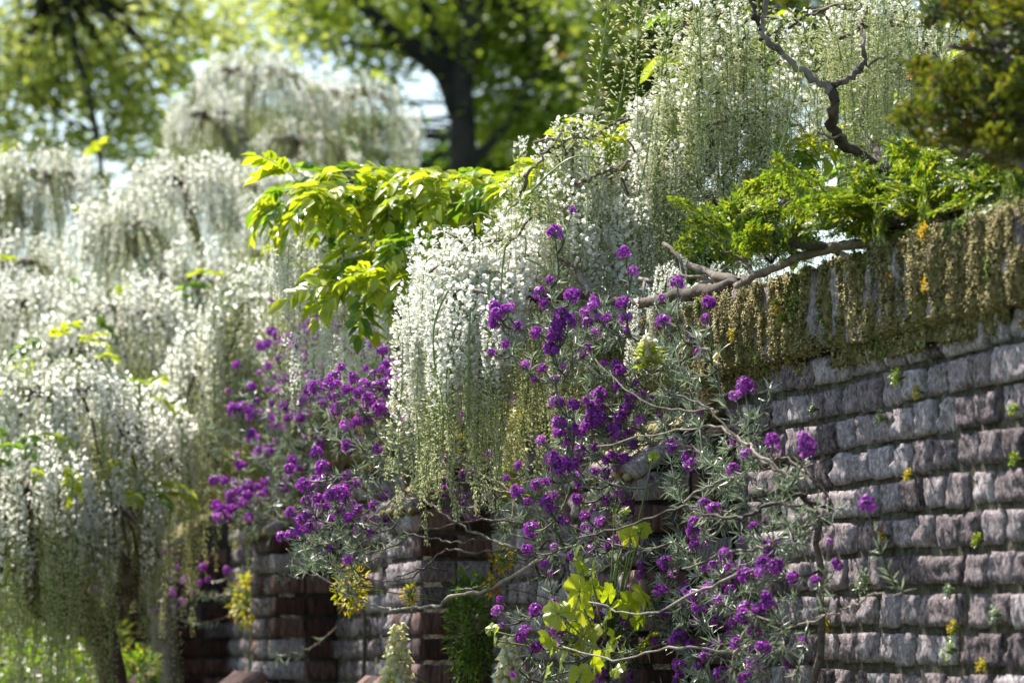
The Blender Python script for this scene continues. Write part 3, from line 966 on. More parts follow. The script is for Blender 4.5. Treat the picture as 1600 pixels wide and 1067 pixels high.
G, H = ['bud', 'bud', 'mix'], ['bud']
near_tiers(W2, [
    ([(1000, 10, 8.5), (1020, -20, 8.5), (1060, -10, 8.5)], 5, H, .02, 1.0),
    ([(1062, 60, 8.7), (1080, 15, 8.7), (1120, -5, 8.7), (1180, -15, 8.8)], 34, ['bud', 'bud', 'mix'], .08, .95),
    ([(1060, 110, 8.6), (1110, 90, 8.7), (1180, 95, 8.7), (1240, 110, 8.8)], 26, G, .09, .95),
    ([(1100, 200, 8.6), (1160, 180, 8.7), (1230, 190, 8.7), (1280, 220, 8.8)], 24, G, .09, .85),
    ([(1190, 60, 8.5), (1250, 30, 8.6), (1310, 10, 8.7), (1360, 20, 8.7)], 20, ['bud', 'bud', 'mix'], .08, .8),
    ([(1310, 60, 8.6), (1370, 40, 8.7), (1430, 50, 8.8), (1470, 100, 8.8)], 22, ['bud', 'bud', 'mix'], .08, .75),
    ([(1240, -20, 8.8), (1340, -30, 8.8), (1450, -20, 8.8), (1520, 10, 8.8)], 26, H, .1, .8),
    ([(1420, 130, 8.8), (1470, 120, 8.9), (1530, 140, 8.9)], 12, G, .08, .8),
    ([(1340, 220, 8.9), (1400, 230, 9.0), (1440, 250, 9.0)], 8, G, .06, .6),
    ([(1060, 40, 8.9), (1150, 20, 8.9), (1260, 40, 9.0), (1380, 30, 9.0), (1500, 60, 9.0)], 40, ['bud', 'bud', 'mix'], .1, .9),
    ([(1360, 110, 8.9), (1440, 90, 8.9), (1520, 120, 9.0)], 24, H, .1, .75),
], wb)
put('branches', wb, M['bark'], W2, True)
b4 = P(1250, 700, 8.9); b4.z = 0
W4 = thing('wisteria', 'middle wisteria rising behind the nearest white dome, green-white racemes below bare brown twigs', 'wisteria', tuple(b4), 'white wisterias trained behind the near plants')
limb(wb4, [(1250, 1010, 9.1), (1290, 600, 9.0), (1320, 400, 8.8)], .018, .013)
near_tiers(W4, [
    ([(815, 300, 8.7), (835, 260, 8.7), (870, 230, 8.7), (930, 200, 8.7)], 30, ['bud', 'bud', 'mix'], .05, .75),
    ([(880, 240, 8.7), (950, 200, 8.8), (1010, 180, 8.8), (1060, 170, 8.8)], 46, ['bud', 'mix', 'white'], .08, .85),
    ([(900, 290, 8.6), (960, 265, 8.7), (1030, 240, 8.7), (1090, 235, 8.7)], 46, ['bud', 'mix', 'white'], .1, .8),
    ([(1060, 160, 8.7), (1100, 150, 8.7), (1150, 190, 8.7), (1210, 250, 8.7)], 34, ['bud', 'mix'], .1, .85),
    ([(860, 330, 8.8), (920, 320, 8.8), (990, 330, 8.8), (1060, 340, 8.8)], 26, ['bud', 'mix'], .1, .6),
    ([(1130, 290, 8.7), (1200, 300, 8.8), (1270, 310, 8.8)], 24, ['white', 'mix'], .08, .6),
    ([(1060, 350, 8.8), (1110, 350, 8.8), (1180, 340, 8.8)], 22, ['white', 'mix'], .08, .5),
    ([(1280, 350, 8.8), (1350, 320, 8.8), (1430, 300, 8.8)], 22, ['bud', 'white'], .08, .5),
], wb4)
put('branches', wb4, M['bark'], W4, True)
for (cx, cy, dep, rx, ry, n, lime) in [(1240, 260, 8.75, 60, 60, 14, .9), (1340, 210, 9.2, 50, 50, 12, .1), (1180, 390, 8.7, 90, 40, 14, .7), (950, 230, 8.9, 80, 40, 14, .9), (880, 285, 8.95, 60, 35, 16, .95),
                                       (1070, 380, 8.9, 60, 50, 14, .5), (1000, 330, 9.1, 90, 50, 18, .5), (1300, 330, 9.0, 90, 50, 14, .6), (1100, 120, 9.2, 80, 90, 12, .3), (1250, 60, 9.2, 90, 60, 12, .4), (1430, 150, 9.3, 70, 80, 14, .3), (1400, 290, 9.3, 70, 30, 26, .1), (1370, 240, 9.4, 50, 40, 16, .1)]:
    for _ in range(n):
        u = rdirs(1)[0] * random.random() ** .4
        leaf_at(W2, P(cx + u[0] * rx, cy + u[2] * ry, dep + u[1] * .1), (random.uniform(-1, .3), -1), lime, random.uniform(.65, .95))

# leafy wisteria, few flowers beneath
b3 = P(640, 700, 10.4); b3.z = 0
W3 = thing('wisteria', 'leafy wisteria mound of lime-yellow leaves with white racemes tucked beneath', 'wisteria', tuple(b3), 'white wisterias trained behind the near plants')
wb = MB()
limb(wb, [(640, 1010, 10.6), (650, 700, 10.6), (640, 520, 10.4), (620, 400, 10.2), (600, 340, 10.1)], .03, .014)
limb(wb, [(640, 520, 10.4), (560, 440, 10.0), (510, 370, 10.0)], .014, .006)
limb(wb, [(640, 520, 10.4), (690, 400, 9.8), (740, 330, 9.8)], .014, .006)
limb(wb, [(520, 480, 9.9), (500, 440, 9.9), (512, 400, 9.9)], .007, .005)
limb(wb, [(560, 300, 10.0), (540, 275, 10.0), (500, 282, 9.9)], .006, .003)
put('branches', wb, M['bark'], W3, True)
def leaf_mound(th, cx, cy, dep, rx, ry, rz, n, lime):
    for _ in range(n):
        u = rdirs(1, -.35, 1)[0]
        k = random.random() ** .25
        p = P(cx + u[0] * rx * k, cy - u[2] * ry * k, dep + u[1] * rz * k)
        leaf_at(th, p, (u[0] * .8, u[1] - .6), lime if k > .75 else .15, random.uniform(.7, 1.05), .15)
leaf_mound(W3, 600, 320, 9.9, 140, 55, .35, 95, .8)
leaf_mound(W3, 695, 310, 9.7, 85, 48, .3, 46, .85)
leaf_mound(W3, 500, 318, 9.8, 60, 42, .25, 30, .85)
leaf_mound(W3, 630, 430, 9.5, 70, 55, .2, 42, .9)
leaf_mound(W3, 830, 310, 9.4, 55, 38, .2, 24, .9)
leaf_mound(W3, 560, 465, 9.4, 35, 30, .12, 10, .95)
leaf_mound(W3, 640, 360, 10.1, 130, 60, .2, 40, .05)
for (cx, cy, dep, rx, ry, n) in [(590, 375, 9.8, 70, 20, 22), (470, 400, 9.8, 45, 18, 12), (520, 510, 9.7, 60, 14, 12), (650, 480, 9.6, 25, 10, 5), (450, 370, 10, 40, 15, 10), (560, 450, 10, 70, 20, 16)]:
    for _ in range(n):
        hang(W3, P(cx + random.uniform(-rx, rx), cy + random.uniform(-ry, ry), dep + random.uniform(-.12, .12)), random.choice(['white', 'white', 'mix']), False, random.uniform(.4, .6), None, .05)

# ------------------------------------------------------------------ spreading yew-like shrub on the wall top
def spray(name, seed, mat, n=9, L=.11, ls=.017):
    random.seed(seed); mb = MB()
    pts = [np.array((0., 0, 0)) + np.array((L * i / 8, random.uniform(-.004, .004), .012 * math.sin(i * .4))) for i in range(9)]
    mb.tube(pts, lerp_r(.0016, .0006, 9), 3, 0, cap=False)
    pos, dr = [], []
    for i in range(n):
        q = pts[1 + int(7 * i / n)]; sd = 1 if i % 2 else -1
        tl = L * .45 * (1 - .5 * i / n)
        d = unit(np.array([.7, sd * .8, random.uniform(-.2, .3)]))
        e = q + d * tl
        mb.tube([q, q * .5 + e * .5, e], [.0009, .0008, .0005], 3, 0, cap=False)
        m = 9
        for j in range(m):
            for s2 in (1, -1):
                pos.append(q + d * tl * (j + .5) / m)
                sv = np.cross(d, [0, 0, 1])
                dr.append(d * .6 + sv * s2 * .9 + np.array([0, 0, random.uniform(-.3, .5)]))
    for j in range(16):
        pos.append(pts[0] + (pts[-1] - pts[0]) * (j + .5) / 16); dr.append((.5, (1 if j % 2 else -1), random.uniform(-.2, .5)))
    v, f = leaf_t(.36)
    mb.scatter(v, f, np.array(pos), frames(np.array(dr), ls * rng.uniform(.7, 1.2, len(pos)), rng.uniform(-.6, .6, len(pos))), 1)
    return mb.mesh(name, [M['twig'], mat])


M['rust'] = leafy('rusty_yew_leaf', [(0, (.04, .06, .01)), (.5, (.10, .135, .015)), (.88, (.22, .25, .03)), (1, (.20, .07, .035))], (1.4, 1.3, .6), .4, .4, .5)
sprays = [spray('yew_spray', 400 + i, M['yew'], 9, .10, .0155) for i in range(6)]
rust_sprays = [spray('rusty_spray', 420 + i, M['rust'], 6, .10, .019) for i in range(5)]
random.seed(13)


def yew(label, foot_t, limbs, clusters, meshes):
    f_ = wall_pt(foot_t, -.6, 0)
    th = thing('spreading_shrub', label, 'shrub', tuple(f_), 'small-leaved shrubs leaning on the wall top')
    mb = MB()
    for i, (pts, r0, r1) in enumerate(limbs):
        pl = line(pts)
        if i == 0: pl = [f_, Vector((f_.x, f_.y, 1.6))] + pl
        pl = crom(pl, 5, .003)
        mb.tube(pl, lerp_r(r0, r1, len(pl)), 7, 0, .3)
    for (cx, cy, dep, rx, ry, n) in clusters:
        c = P(cx, cy, dep)
        for _ in range(int(n * .5)):
            u = rdirs(1)[0] * random.random() ** .5
            p = P(cx + u[0] * rx, cy + u[2] * ry, dep + u[1] * .12)
            o = p - c
            link('leafy_spray', random.choice(meshes), th, local(th, p), (random.gauss(0, .8), random.gauss(-.25, .45), math.atan2(o.y, o.x) + random.gauss(0, .8)), (random.uniform(.6, .95),) * 3)
            if random.random() < .6:
                mb.tube([c + (p - c) * .1 + Vector((0, 0, -.02)), (c + p) / 2 + Vector((random.gauss(0, .006), 0, -.01)), p], [.003, .002, .001], 4)
    put('branches', mb, M['bark'], th, True)
    return th


yew('small-leaved yellow-green shrub spreading along the mossy wall top below the high wisteria', 6.3,
    [([(1600, 330, 6.6), (1530, 348, 6.75), (1450, 350, 6.9), (1390, 378, 7.05), (1320, 382, 7.15), (1250, 402, 7.25), (1180, 432, 7.4), (1150, 446, 7.55)], .014, .006),
     ([(1320, 382, 7.15), (1270, 385, 7.2), (1215, 378, 7.25), (1180, 385, 7.3)], .007, .004),
     ([(1250, 402, 7.25), (1235, 392, 7.3), (1205, 350, 7.35), (1222, 320, 7.35), (1262, 300, 7.35)], .007, .003),
     ([(1222, 322, 7.35), (1208, 310, 7.35), (1195, 300, 7.35)], .004, .002),
     ([(1540, 300, 6.9), (1480, 298, 6.95), (1430, 292, 7.0), (1400, 285, 7.05)], .007, .005),
     ([(1600, 330, 6.6), (1560, 310, 6.8), (1540, 300, 6.9)], .008, .007),
     ([(1450, 350, 6.9), (1400, 358, 7.0), (1350, 350, 7.1)], .005, .003),
     ([(1180, 432, 7.4), (1160, 405, 7.5), (1130, 395, 7.5)], .005, .003)],
    [(1145, 362, 7.35, 50, 20, 50), (1205, 392, 7.25, 40, 14, 22), (1320, 335, 7.05, 55, 26, 80), (1400, 330, 6.95, 50, 22, 56), (1460, 268, 6.95, 50, 14, 36), (1390, 368, 6.95, 50, 10, 18),
     (1530, 255, 6.75, 50, 22, 36), (1490, 318, 6.8, 60, 16, 40), (1570, 285, 6.65, 40, 20, 30), (1570, 310, 6.6, 40, 30, 36), (1215, 312, 7.35, 40, 22, 16)], sprays)
yew('dark blurred branches of small leaves leaning in from the upper right corner', 5.2,
    [([(1700, 300, 5.5), (1640, 180, 5.5), (1590, 130, 5.5), (1560, 60, 5.5), (1530, 20, 5.5)], .014, .005),
     ([(1640, 180, 5.5), (1580, 170, 5.5), (1510, 175, 5.55), (1460, 150, 5.6)], .008, .003),
     ([(1700, 300, 5.5), (1620, 260, 5.5), (1540, 240, 5.55), (1490, 205, 5.6)], .010, .004),
     ([(1640, 180, 5.5), (1600, 90, 5.45), (1585, 40, 5.4)], .008, .003),
     ([(1580, 80, 5.5), (1520, 78, 5.5), (1480, 72, 5.55)], .005, .003),
     ([(1620, 260, 5.5), (1600, 200, 5.5), (1570, 150, 5.5)], .009, .006)],
    [(1555, 50, 5.5, 50, 45, 34), (1600, 130, 5.5, 45, 50, 34), (1500, 150, 5.6, 60, 22, 18), (1570, 200, 5.5, 60, 32, 34), (1510, 222, 5.6, 60, 12, 18), (1625, 215, 5.4, 40, 50, 34)], rust_sprays)

# ------------------------------------------------------------------ purple wallflowers
PET_V = np.array([(0, 0, 0), (-.42, .62, .06), (.42, .62, .06), (-.3, 1, -.08), (.3, 1, -.08)])
PET_F = [np.array([(1, 2, 4, 3)]), np.array([(0, 2, 1)])]


def flower_head(name, seed, n=22, r=.0135, tall=1.0):
    random.seed(seed); mb = MB()
    mb.tube([(0, 0, -.03), (0, 0, .0), (0, 0, .01)], [.0013, .0012, .001], 4, 0)
    for i in range(n):
        z = random.uniform(-.35, 1) ; an = i * 2.4 + random.uniform(-.3, .3)
        rr = math.sqrt(max(0, 1 - min(1, abs(z)) ** 2))
        d = np.array([math.cos(an) * rr, math.sin(an) * rr, z])
        c = d * r * np.array([1, 1, tall]) * random.uniform(.75, 1.1)
        mb.tube([(0, 0, -.008 + z * .004), c], [.0006, .0005], 3, 0, cap=False)
        # four petals on each floret
        a = unit(np.cross(d, [.3, .2, .9])); b = np.cross(d, a)
        dirs = [a * math.cos(q) + b * math.sin(q) + d * random.uniform(.1, .7) for q in (0, 1.57, 3.14, 4.71)]
        M_ = []
        for dv in dirs:
            dv = unit(np.array(dv)); s = unit(np.cross(dv, d)); u = np.cross(s, dv)
            M_.append(np.stack([s, dv, u], 1) * random.uniform(.0052, .0072))
        mb.scatter(PET_V, PET_F, np.array([c] * 4), np.array(M_), 1)
    # tight dark buds at the crown, older open flowers below
    q = rdirs(10, .3, 1); mb.scatter(BUD_V, BUD_F, q * r * .55, frames(q, rng.uniform(.006, .008, 10)), 2)
    return mb.mesh(name, [M['grey'], M['purple'], M['purplebud']])


fh = [flower_head('wallflower_head', 500 + i, 18 + i * 2, (.0092 + .0006 * i), 1 + .25 * (i % 3)) for i in range(7)]
M['lilac'] = leafy('lilac_petal', [(0, (.30, .07, .38)), (.5, (.50, .16, .56)), (1, (.62, .30, .64))], (1.2, .9, 1.1), .42, .5, .25)
_p = M['purple']; M['purple'] = M['lilac']
fh_pale = [flower_head('faded_wallflower_head', 520 + i, 14 + 3 * i, .0088 + .0006 * i, 1.1) for i in range(3)]
M['purple'] = _p
NARROW_V = np.array([(0, 0, 0), (-.5, .45, .1), (0, .45, 0), (.5, .45, .1), (0, 1, -.1)]) * np.array([.13, 1, .6])
NARROW_F = np.array([(0, 2, 1), (0, 3, 2), (1, 2, 4), (2, 3, 4)])


def wallflower(label, foot, branches_, hub, heads_, shoots, leafdens=1.0, hs=1.0, leaf_len=.027, maxreach=.32):
    th = thing('wallflower', label, 'wallflower', tuple(foot), 'purple wallflowers along the foot of the wall')
    nodes = []      # (point, radius)
    for pts, r0, r1 in branches_:
        pl = crom(line(pts), 6, .0034)
        mb = MB(); mb.tube(pl, [r * .64 * random.uniform(.8, 1.25) for r in lerp_r(r0, r1, len(pl))], 6, 0, .4)
        put('branch', mb, M['twig'], th, True)
        nodes += [np.array(p) for p in pl]
    tk = crom([foot, foot.lerp(hub, .35) + Vector((.05, -.04, 0)), foot.lerp(hub, .7) + Vector((-.05, .0, 0)), foot.lerp(hub, .88) + Vector((.02, 0, 0)), hub], 5, .006)
    mb = MB(); mb.tube(tk, lerp_r(.010, .005, len(tk)), 7, 0, .3); put('trunk', mb, M['twig'], th, True)
    nodes += [np.array(p) for p in tk[-5:]]
    hub_n = np.array(hub)
    st = MB(); lf = MB()
    lp, ld = [], []
    items = [(np.array(p), True) for p in heads_] + [(np.array(p), False) for p in shoots]
    items.sort(key=lambda q: np.linalg.norm(q[0] - hub_n))
    A = np.array(nodes)
    for p, ish in items:
        dist = np.linalg.norm(A - p, axis=1)
        dh = np.linalg.norm(A - hub_n, axis=1)
        cost = dist + .42 * dh + np.where(dist < .035, 1, 0) + np.where(A[:, 2] > p[2] + .02, .12, 0)
        a = A[int(cost.argmin())]
        v = p - a; L = np.linalg.norm(v)
        sag = np.array([0, 0, -1]) * L * .16 + rng.normal(0, .05, 3) * L
        pts = []
        m = max(4, int(L / .03))
        for i in range(m + 1):
            f_ = i / m
            pts.append(a + v * f_ + sag * math.sin(math.pi * f_) * (1 - f_ * .3) + rng.normal(0, .0011, 3) * (0 if i in (0, m) else 1))
        pts = np.array(pts)
        st.tube(pts, lerp_r(.0019 + .0014 * min(1, L / .4), .0009, len(pts)), 4, 0)
        A = np.vstack([A, pts[1:-1:2]]) if len(pts) > 3 else A
        tl = min(L, .20)
        nl = int(rng.uniform(11, 20) * leafdens * tl / .12)
        for j in range(nl):
            f_ = 1 - rng.random() ** .8 * tl / L
            if ish and (1 - f_) * L < .025: continue
            i = min(m - 1, int(f_ * m)); q = pts[i] + (pts[i + 1] - pts[i]) * (f_ * m - i)
            t = unit(pts[i + 1] - pts[i])
            lp.append(q); ld.append(t * rng.uniform(.3, .9) + rdirs(1)[0] * .8)
        if not ish:
            for j in range(9):
                lp.append(p); ld.append(unit(v) * .7 + rdirs(1)[0] * .8)
        if ish:
            t = unit(pts[-1] - pts[-3]) + np.array([0, 0, .5])
            rot = Vector(t).to_track_quat('Z', 'Y').to_euler()
            link('flower_head', random.choice(fh if random.random() > .14 else fh_pale), th, local(th, Vector(p)), rot, (hs * random.choice((random.uniform(.5, .8), random.uniform(.8, 1.0), random.uniform(.9, 1.18))),) * 3)
    put('stems', st, M['twig'], th, stuff=True)
    lp = np.array(lp); ld = np.array(ld)
    lf.scatter(NARROW_V, NARROW_F, lp, frames(ld, leaf_len * rng.uniform(.55, 1.2, len(lp)), rng.uniform(-3, 3, len(lp))))
    put('leaves', lf, M['grey'], th, stuff=True)
    return th


NEAR = [(893, 330), (868, 366), (987, 425), (973, 397), (845, 458), (797, 483), (773, 480), (775, 505), (811, 512), (790, 537), (770, 550), (873, 500), (855, 481), (930, 476), (915, 490), (973, 475), (977, 497), (1038, 505),
        (1057, 442), (1036, 468), (1106, 474), (1104, 498), (1080, 525), (1096, 551), (858, 546), (880, 572), (850, 578), (836, 592), (870, 592), (912, 545), (965, 604), (988, 625), (935, 618), (942, 640), (876, 664), (905, 681),
        (972, 655), (1032, 658), (957, 711), (948, 741), (900, 721), (885, 745), (846, 690), (790, 745), (810, 730), (840, 755), (806, 770), (866, 772), (1257, 684), (1261, 704), (1168, 710), (1144, 735), (1212, 699), (1357, 791),
        (1296, 846), (1308, 885), (1274, 906), (1208, 858), (1215, 884), (1238, 902), (1200, 852), (833, 828), (866, 852), (827, 862), (859, 895), (782, 935), (777, 955), (785, 977), (839, 955), (868, 948), (862, 965), (916, 988),
        (881, 966), (934, 950), (1005, 886), (985, 922), (1042, 880), (936, 1010), (962, 1012), (1011, 1041), (905, 1050), (942, 1056), (1086, 951), (1100, 962), (1076, 1010), (1120, 1010), (1005, 1057), (1141, 901), (1126, 916),
        (1196, 935), (1136, 886), (1182, 985), (1174, 1022), (1189, 1042), (1141, 990), (1090, 1040), (1256, 1000), (962, 770), (981, 790), (931, 790), (916, 806), (1002, 800), (900, 868), (926, 860), (1016, 770), (1022, 790),
        (1165, 606), (1100, 790), (1088, 820), (1075, 700), (1052, 690), (1118, 795), (1150, 620), (870, 632), (822, 570), (1010, 560), (960, 570), (930, 520), (948, 500), (960, 840), (1000, 860), (1150, 690), (990, 985), (1060, 990),
        (1022, 1000), (1040, 960), (1160, 960), (1195, 1010), (900, 1015), (880, 1000), (985, 680), (930, 700), (965, 728), (920, 660), (1130, 1050), (1060, 1060), (1170, 1062), (890, 690), (872, 735), (1240, 840), (1208, 690)]
def ndep(x, y):
    """purple plant stays in front of the wall face"""
    tmax = wall_t(x) - .18
    return min(tmax - random.uniform(.0, .28), 7.95) - (.1 if x < 900 else 0)
near_heads = [P(x + random.uniform(-2, 2), y + random.uniform(-2, 2), ndep(x, y)) for x, y in NEAR]
for (cx, cy, rx, ry, n) in [(930, 740, 120, 120, 40), (880, 500, 90, 70, 18), (1130, 930, 120, 110, 36), (960, 1000, 130, 60, 26), (950, 620, 80, 70, 18)]:
    for _ in range(n):
        x = random.gauss(cx, rx * .5); y = random.gauss(cy, ry * .5)
        near_heads.append(P(x, y, ndep(x, y) - .02))
for _ in range(46):
    x = random.uniform(820, 1260); y = random.uniform(600, 1060)
    if (x - 1260) * .9 + (1060 - y) * .55 < 60: near_heads.append(P(x, y, ndep(x, y) - .02))
near_heads = near_heads[:298]
near_shoots = []
for (cx, cy, rx, ry, n) in [(1060, 700, 160, 130, 90), (1080, 900, 170, 150, 150), (960, 640, 120, 90, 50), (1240, 820, 60, 100, 14), (980, 980, 140, 80, 60), (930, 530, 100, 60, 36), (1040, 560, 70, 60, 30), (1180, 990, 60, 70, 30)]:
    for _ in range(n):
        x = random.gauss(cx, rx * .5); y = random.gauss(cy, ry * .5)
        near_shoots.append(P(x, y, ndep(x, y) + .04))
NB = [
    ([(1279, 814, 6.98), (1253, 824, 6.95), (1219, 844, 6.95), (1193, 854, 6.97), (1133, 864, 7.05), (1066, 888, 7.15)], .0050, .0024),
    ([(1296, 798, 6.98), (1259, 781, 6.93), (1246, 774, 6.92), (1199, 791, 6.97), (1159, 808, 7.0), (1099, 803, 7.1), (1063, 791, 7.15), (993, 818, 7.3), (900, 841, 7.5)], .0058, .0024),
    ([(1279, 801, 6.98), (1266, 788, 6.97), (1258, 750, 6.97), (1256, 712, 7.0)], .0045, .0022),
    ([(1259, 774, 6.95), (1233, 744, 6.95), (1186, 711, 7.0), (1166, 692, 7.1), (1120, 667, 7.2), (1058, 672, 7.3), (933, 697, 7.5)], .0052, .0020),
    ([(1241, 751, 6.97), (1200, 726, 7.0), (1166, 700, 7.1), (1110, 640, 7.2), (1058, 617, 7.3)], .0042, .0020),
    ([(1126, 748, 7.1), (1086, 771, 7.15), (1063, 791, 7.2)], .0030, .0028),
    ([(1296, 798, 6.98), (1290, 770, 7.0), (1260, 740, 7.0), (1225, 715, 7.05), (1190, 735, 7.0)], .0042, .0030),
    ([(1275, 820, 6.98), (1225, 880, 7.05), (1180, 960, 7.1), (1150, 1020, 7.15), (1140, 1070, 7.2)], .0055, .0040),
    ([(1230, 870, 7.05), (1150, 900, 7.1), (1080, 930, 7.2), (1000, 960, 7.3), (920, 940, 7.5)], .0045, .0024),
    ([(1150, 1020, 7.15), (1060, 1010, 7.2), (960, 1030, 7.35), (880, 1010, 7.5)], .0040, .0022),
    ([(1279, 801, 6.98), (1230, 790, 6.92), (1212, 770, 6.92), (1240, 735, 6.95), (1270, 725, 7.0)], .0040, .0024),
    ([(1426, 919, 6.42), (1393, 931, 6.45), (1366, 928, 6.5), (1335, 945, 6.6), (1303, 958, 6.7), (1240, 975, 6.9), (1180, 960, 7.05)], .0018, .0030),
    ([(1110, 640, 7.2), (1040, 640, 7.3), (980, 610, 7.4), (930, 560, 7.6)], .0035, .0014),
]
foot1 = wall_pt(7.15, .16, 0)
wallflower('large near wallflower with many deep purple heads on tangled grey-brown stems against the brick wall', foot1, NB, P(1279, 812, 6.98), near_heads, near_shoots, 2.4, .94, .025)

MID = [(532, 573), (492, 606), (519, 595), (572, 577), (551, 587), (584, 584), (605, 570), (612, 581), (568, 598), (553, 595), (600, 601), (624, 596), (636, 599), (620, 618), (541, 611), (563, 613), (576, 620), (598, 633),
       (592, 644), (539, 663), (560, 688), (548, 700), (589, 702), (495, 707), (452, 733), (474, 758), (501, 757), (503, 731), (508, 743), (457, 804), (481, 804), (494, 781), (480, 782), (512, 776), (534, 776), (520, 775),
       (477, 818), (501, 826), (519, 810), (472, 835), (439, 838), (454, 837), (544, 810), (537, 796), (561, 796), (582, 789), (603, 776), (543, 744), (558, 754), (525, 768), (537, 765), (499, 799), (574, 810), (560, 825),
       (580, 833), (596, 816), (598, 547), (619, 555), (604, 568), (647, 575), (655, 587), (635, 597), (662, 613), (658, 523), (690, 715), (692, 722), (765, 715), (732, 783), (737, 797), (698, 800), (758, 777), (748, 683),
       (695, 757), (768, 607), (530, 620), (585, 610), (640, 620), (650, 640), (610, 650), (560, 640), (525, 640), (575, 660), (545, 875), (515, 858)]
mid_heads = [P(x + random.uniform(-2, 2), y + random.uniform(-2, 2), random.uniform(8.75, 9.15)) for x, y in MID]
mid_heads += [P(random.gauss(640, 45), random.gauss(600, 40), random.uniform(8.9, 9.2)) for _ in range(22)] + [P(random.gauss(590, 40), random.gauss(615, 26), random.uniform(8.8, 9.2)) for _ in range(22)] + [P(random.gauss(500, 32), random.gauss(790, 26), random.uniform(8.8, 9.1)) for _ in range(14)] + [P(random.gauss(730, 22), random.gauss(770, 22), random.uniform(8.8, 9.1)) for _ in range(6)]
mid_sh = []
for (cx, cy, rx, ry, n) in [(600, 680, 70, 50, 34), (520, 850, 60, 60, 34), (650, 700, 60, 40, 26), (560, 740, 80, 60, 22), (820, 800, 60, 60, 30), (490, 880, 30, 25, 14)]:
    for _ in range(n):
        mid_sh.append(P(random.gauss(cx, rx * .5), random.gauss(cy, ry * .5), random.uniform(8.8, 9.1)))
MBR = [
    ([(890, 870, 8.35), (860, 864, 8.4), (830, 884, 8.45), (760, 922, 8.5), (710, 930, 8.55), (680, 946, 8.6), (633, 948, 8.7), (607, 952, 8.75), (560, 937, 8.8), (517, 913, 8.85), (470, 880, 8.9), (447, 857, 8.9)], .0075, .0022),
    ([(880, 866, 8.4), (813, 860, 8.5), (770, 845, 8.55), (737, 830, 8.6), (700, 807, 8.7), (655, 775, 8.8), (600, 745, 8.9), (580, 690, 8.95)], .0065, .0020),
    ([(813, 860, 8.5), (783, 861, 8.5), (740, 862, 8.55), (697, 860, 8.6), (667, 883, 8.65), (630, 905, 8.7), (570, 907, 8.8)], .0045, .0020),
    ([(770, 845, 8.55), (743, 843, 8.55), (715, 847, 8.6), (687, 843, 8.65), (640, 833, 8.7), (600, 800, 8.8)], .0040, .0018),
    ([(860, 830, 8.45), (800, 815, 8.55), (733, 813, 8.6), (693, 823, 8.65), (660, 823, 8.7), (620, 790, 8.8), (570, 740, 8.9)], .0042, .0018),
    ([(880, 866, 8.4), (860, 830, 8.45), (820, 780, 8.6), (740, 735, 8.8), (680, 700, 8.9), (640, 660, 8.95)], .0055, .0018),
    ([(820, 780, 8.6), (760, 760, 8.7), (690, 745, 8.8), (620, 700, 8.9)], .0040, .0016),
    ([(700, 890, 8.65), (660, 889, 8.65), (620, 900, 8.7)], .0030, .0024),
    ([(870, 930, 8.4), (880, 890, 8.4), (890, 866, 8.4), (905, 800, 8.4), (880, 740, 8.45)], .007, .003),
    ([(560, 937, 8.8), (530, 890, 8.85), (500, 840, 8.9)], .0030, .0016), ([(660, 823, 8.7), (600, 860, 8.8), (540, 850, 8.85)], .0028, .0014),
    ([(737, 830, 8.6), (700, 760, 8.7), (705, 720, 8.8)], .0030, .0016),
    ([(770, 905, 8.5), (740, 918, 8.5), (705, 922, 8.55)], .0035, .0022),
]
foot2 = P(885, 1000, 8.35); foot2.z = 0
wallflower('middle purple wallflower leaning left on long bare twigs past the second buttress', foot2, MBR, P(885, 880, 8.4), mid_heads, mid_sh, 1.5, 1.0)

far_heads = []
for (cx, cy, rx, ry, n) in [(440, 535, 45, 30, 26), (500, 520, 50, 26, 24), (560, 540, 50, 22, 16), (380, 770, 45, 30, 30), (430, 700, 60, 50, 26), (470, 620, 70, 50, 24), (350, 800, 25, 22, 14), (640, 545, 20, 12, 4), (400, 640, 30, 50, 8)]:
    for _ in range(n):
        far_heads.append(P(random.gauss(cx, rx * .55), random.gauss(cy, ry * .55), random.uniform(11.2, 12)))
far_heads += [P(random.gauss(480, 60), random.gauss(600, 60), random.uniform(11.2, 12)) for _ in range(40)]
far_sh = [P(random.gauss(450, 55), random.gauss(700, 90), random.uniform(11.2, 12)) for _ in range(90)]
FB = [([(560, 900, 11.6), (520, 850, 11.6), (460, 820, 11.6), (400, 800, 11.6)], .008, .003), ([(560, 900, 11.6), (530, 780, 11.6), (470, 680, 11.6), (430, 600, 11.6)], .008, .003),
      ([(530, 780, 11.6), (540, 660, 11.6), (520, 570, 11.6)], .006, .003)]
foot3 = P(560, 1000, 11.6); foot3.z = 0
wallflower('blurred lilac-purple wallflower farther along the wall, below the hanging cream racemes', foot3, FB, P(560, 905, 11.6), far_heads, far_sh, 1.1, 1.1, .032)

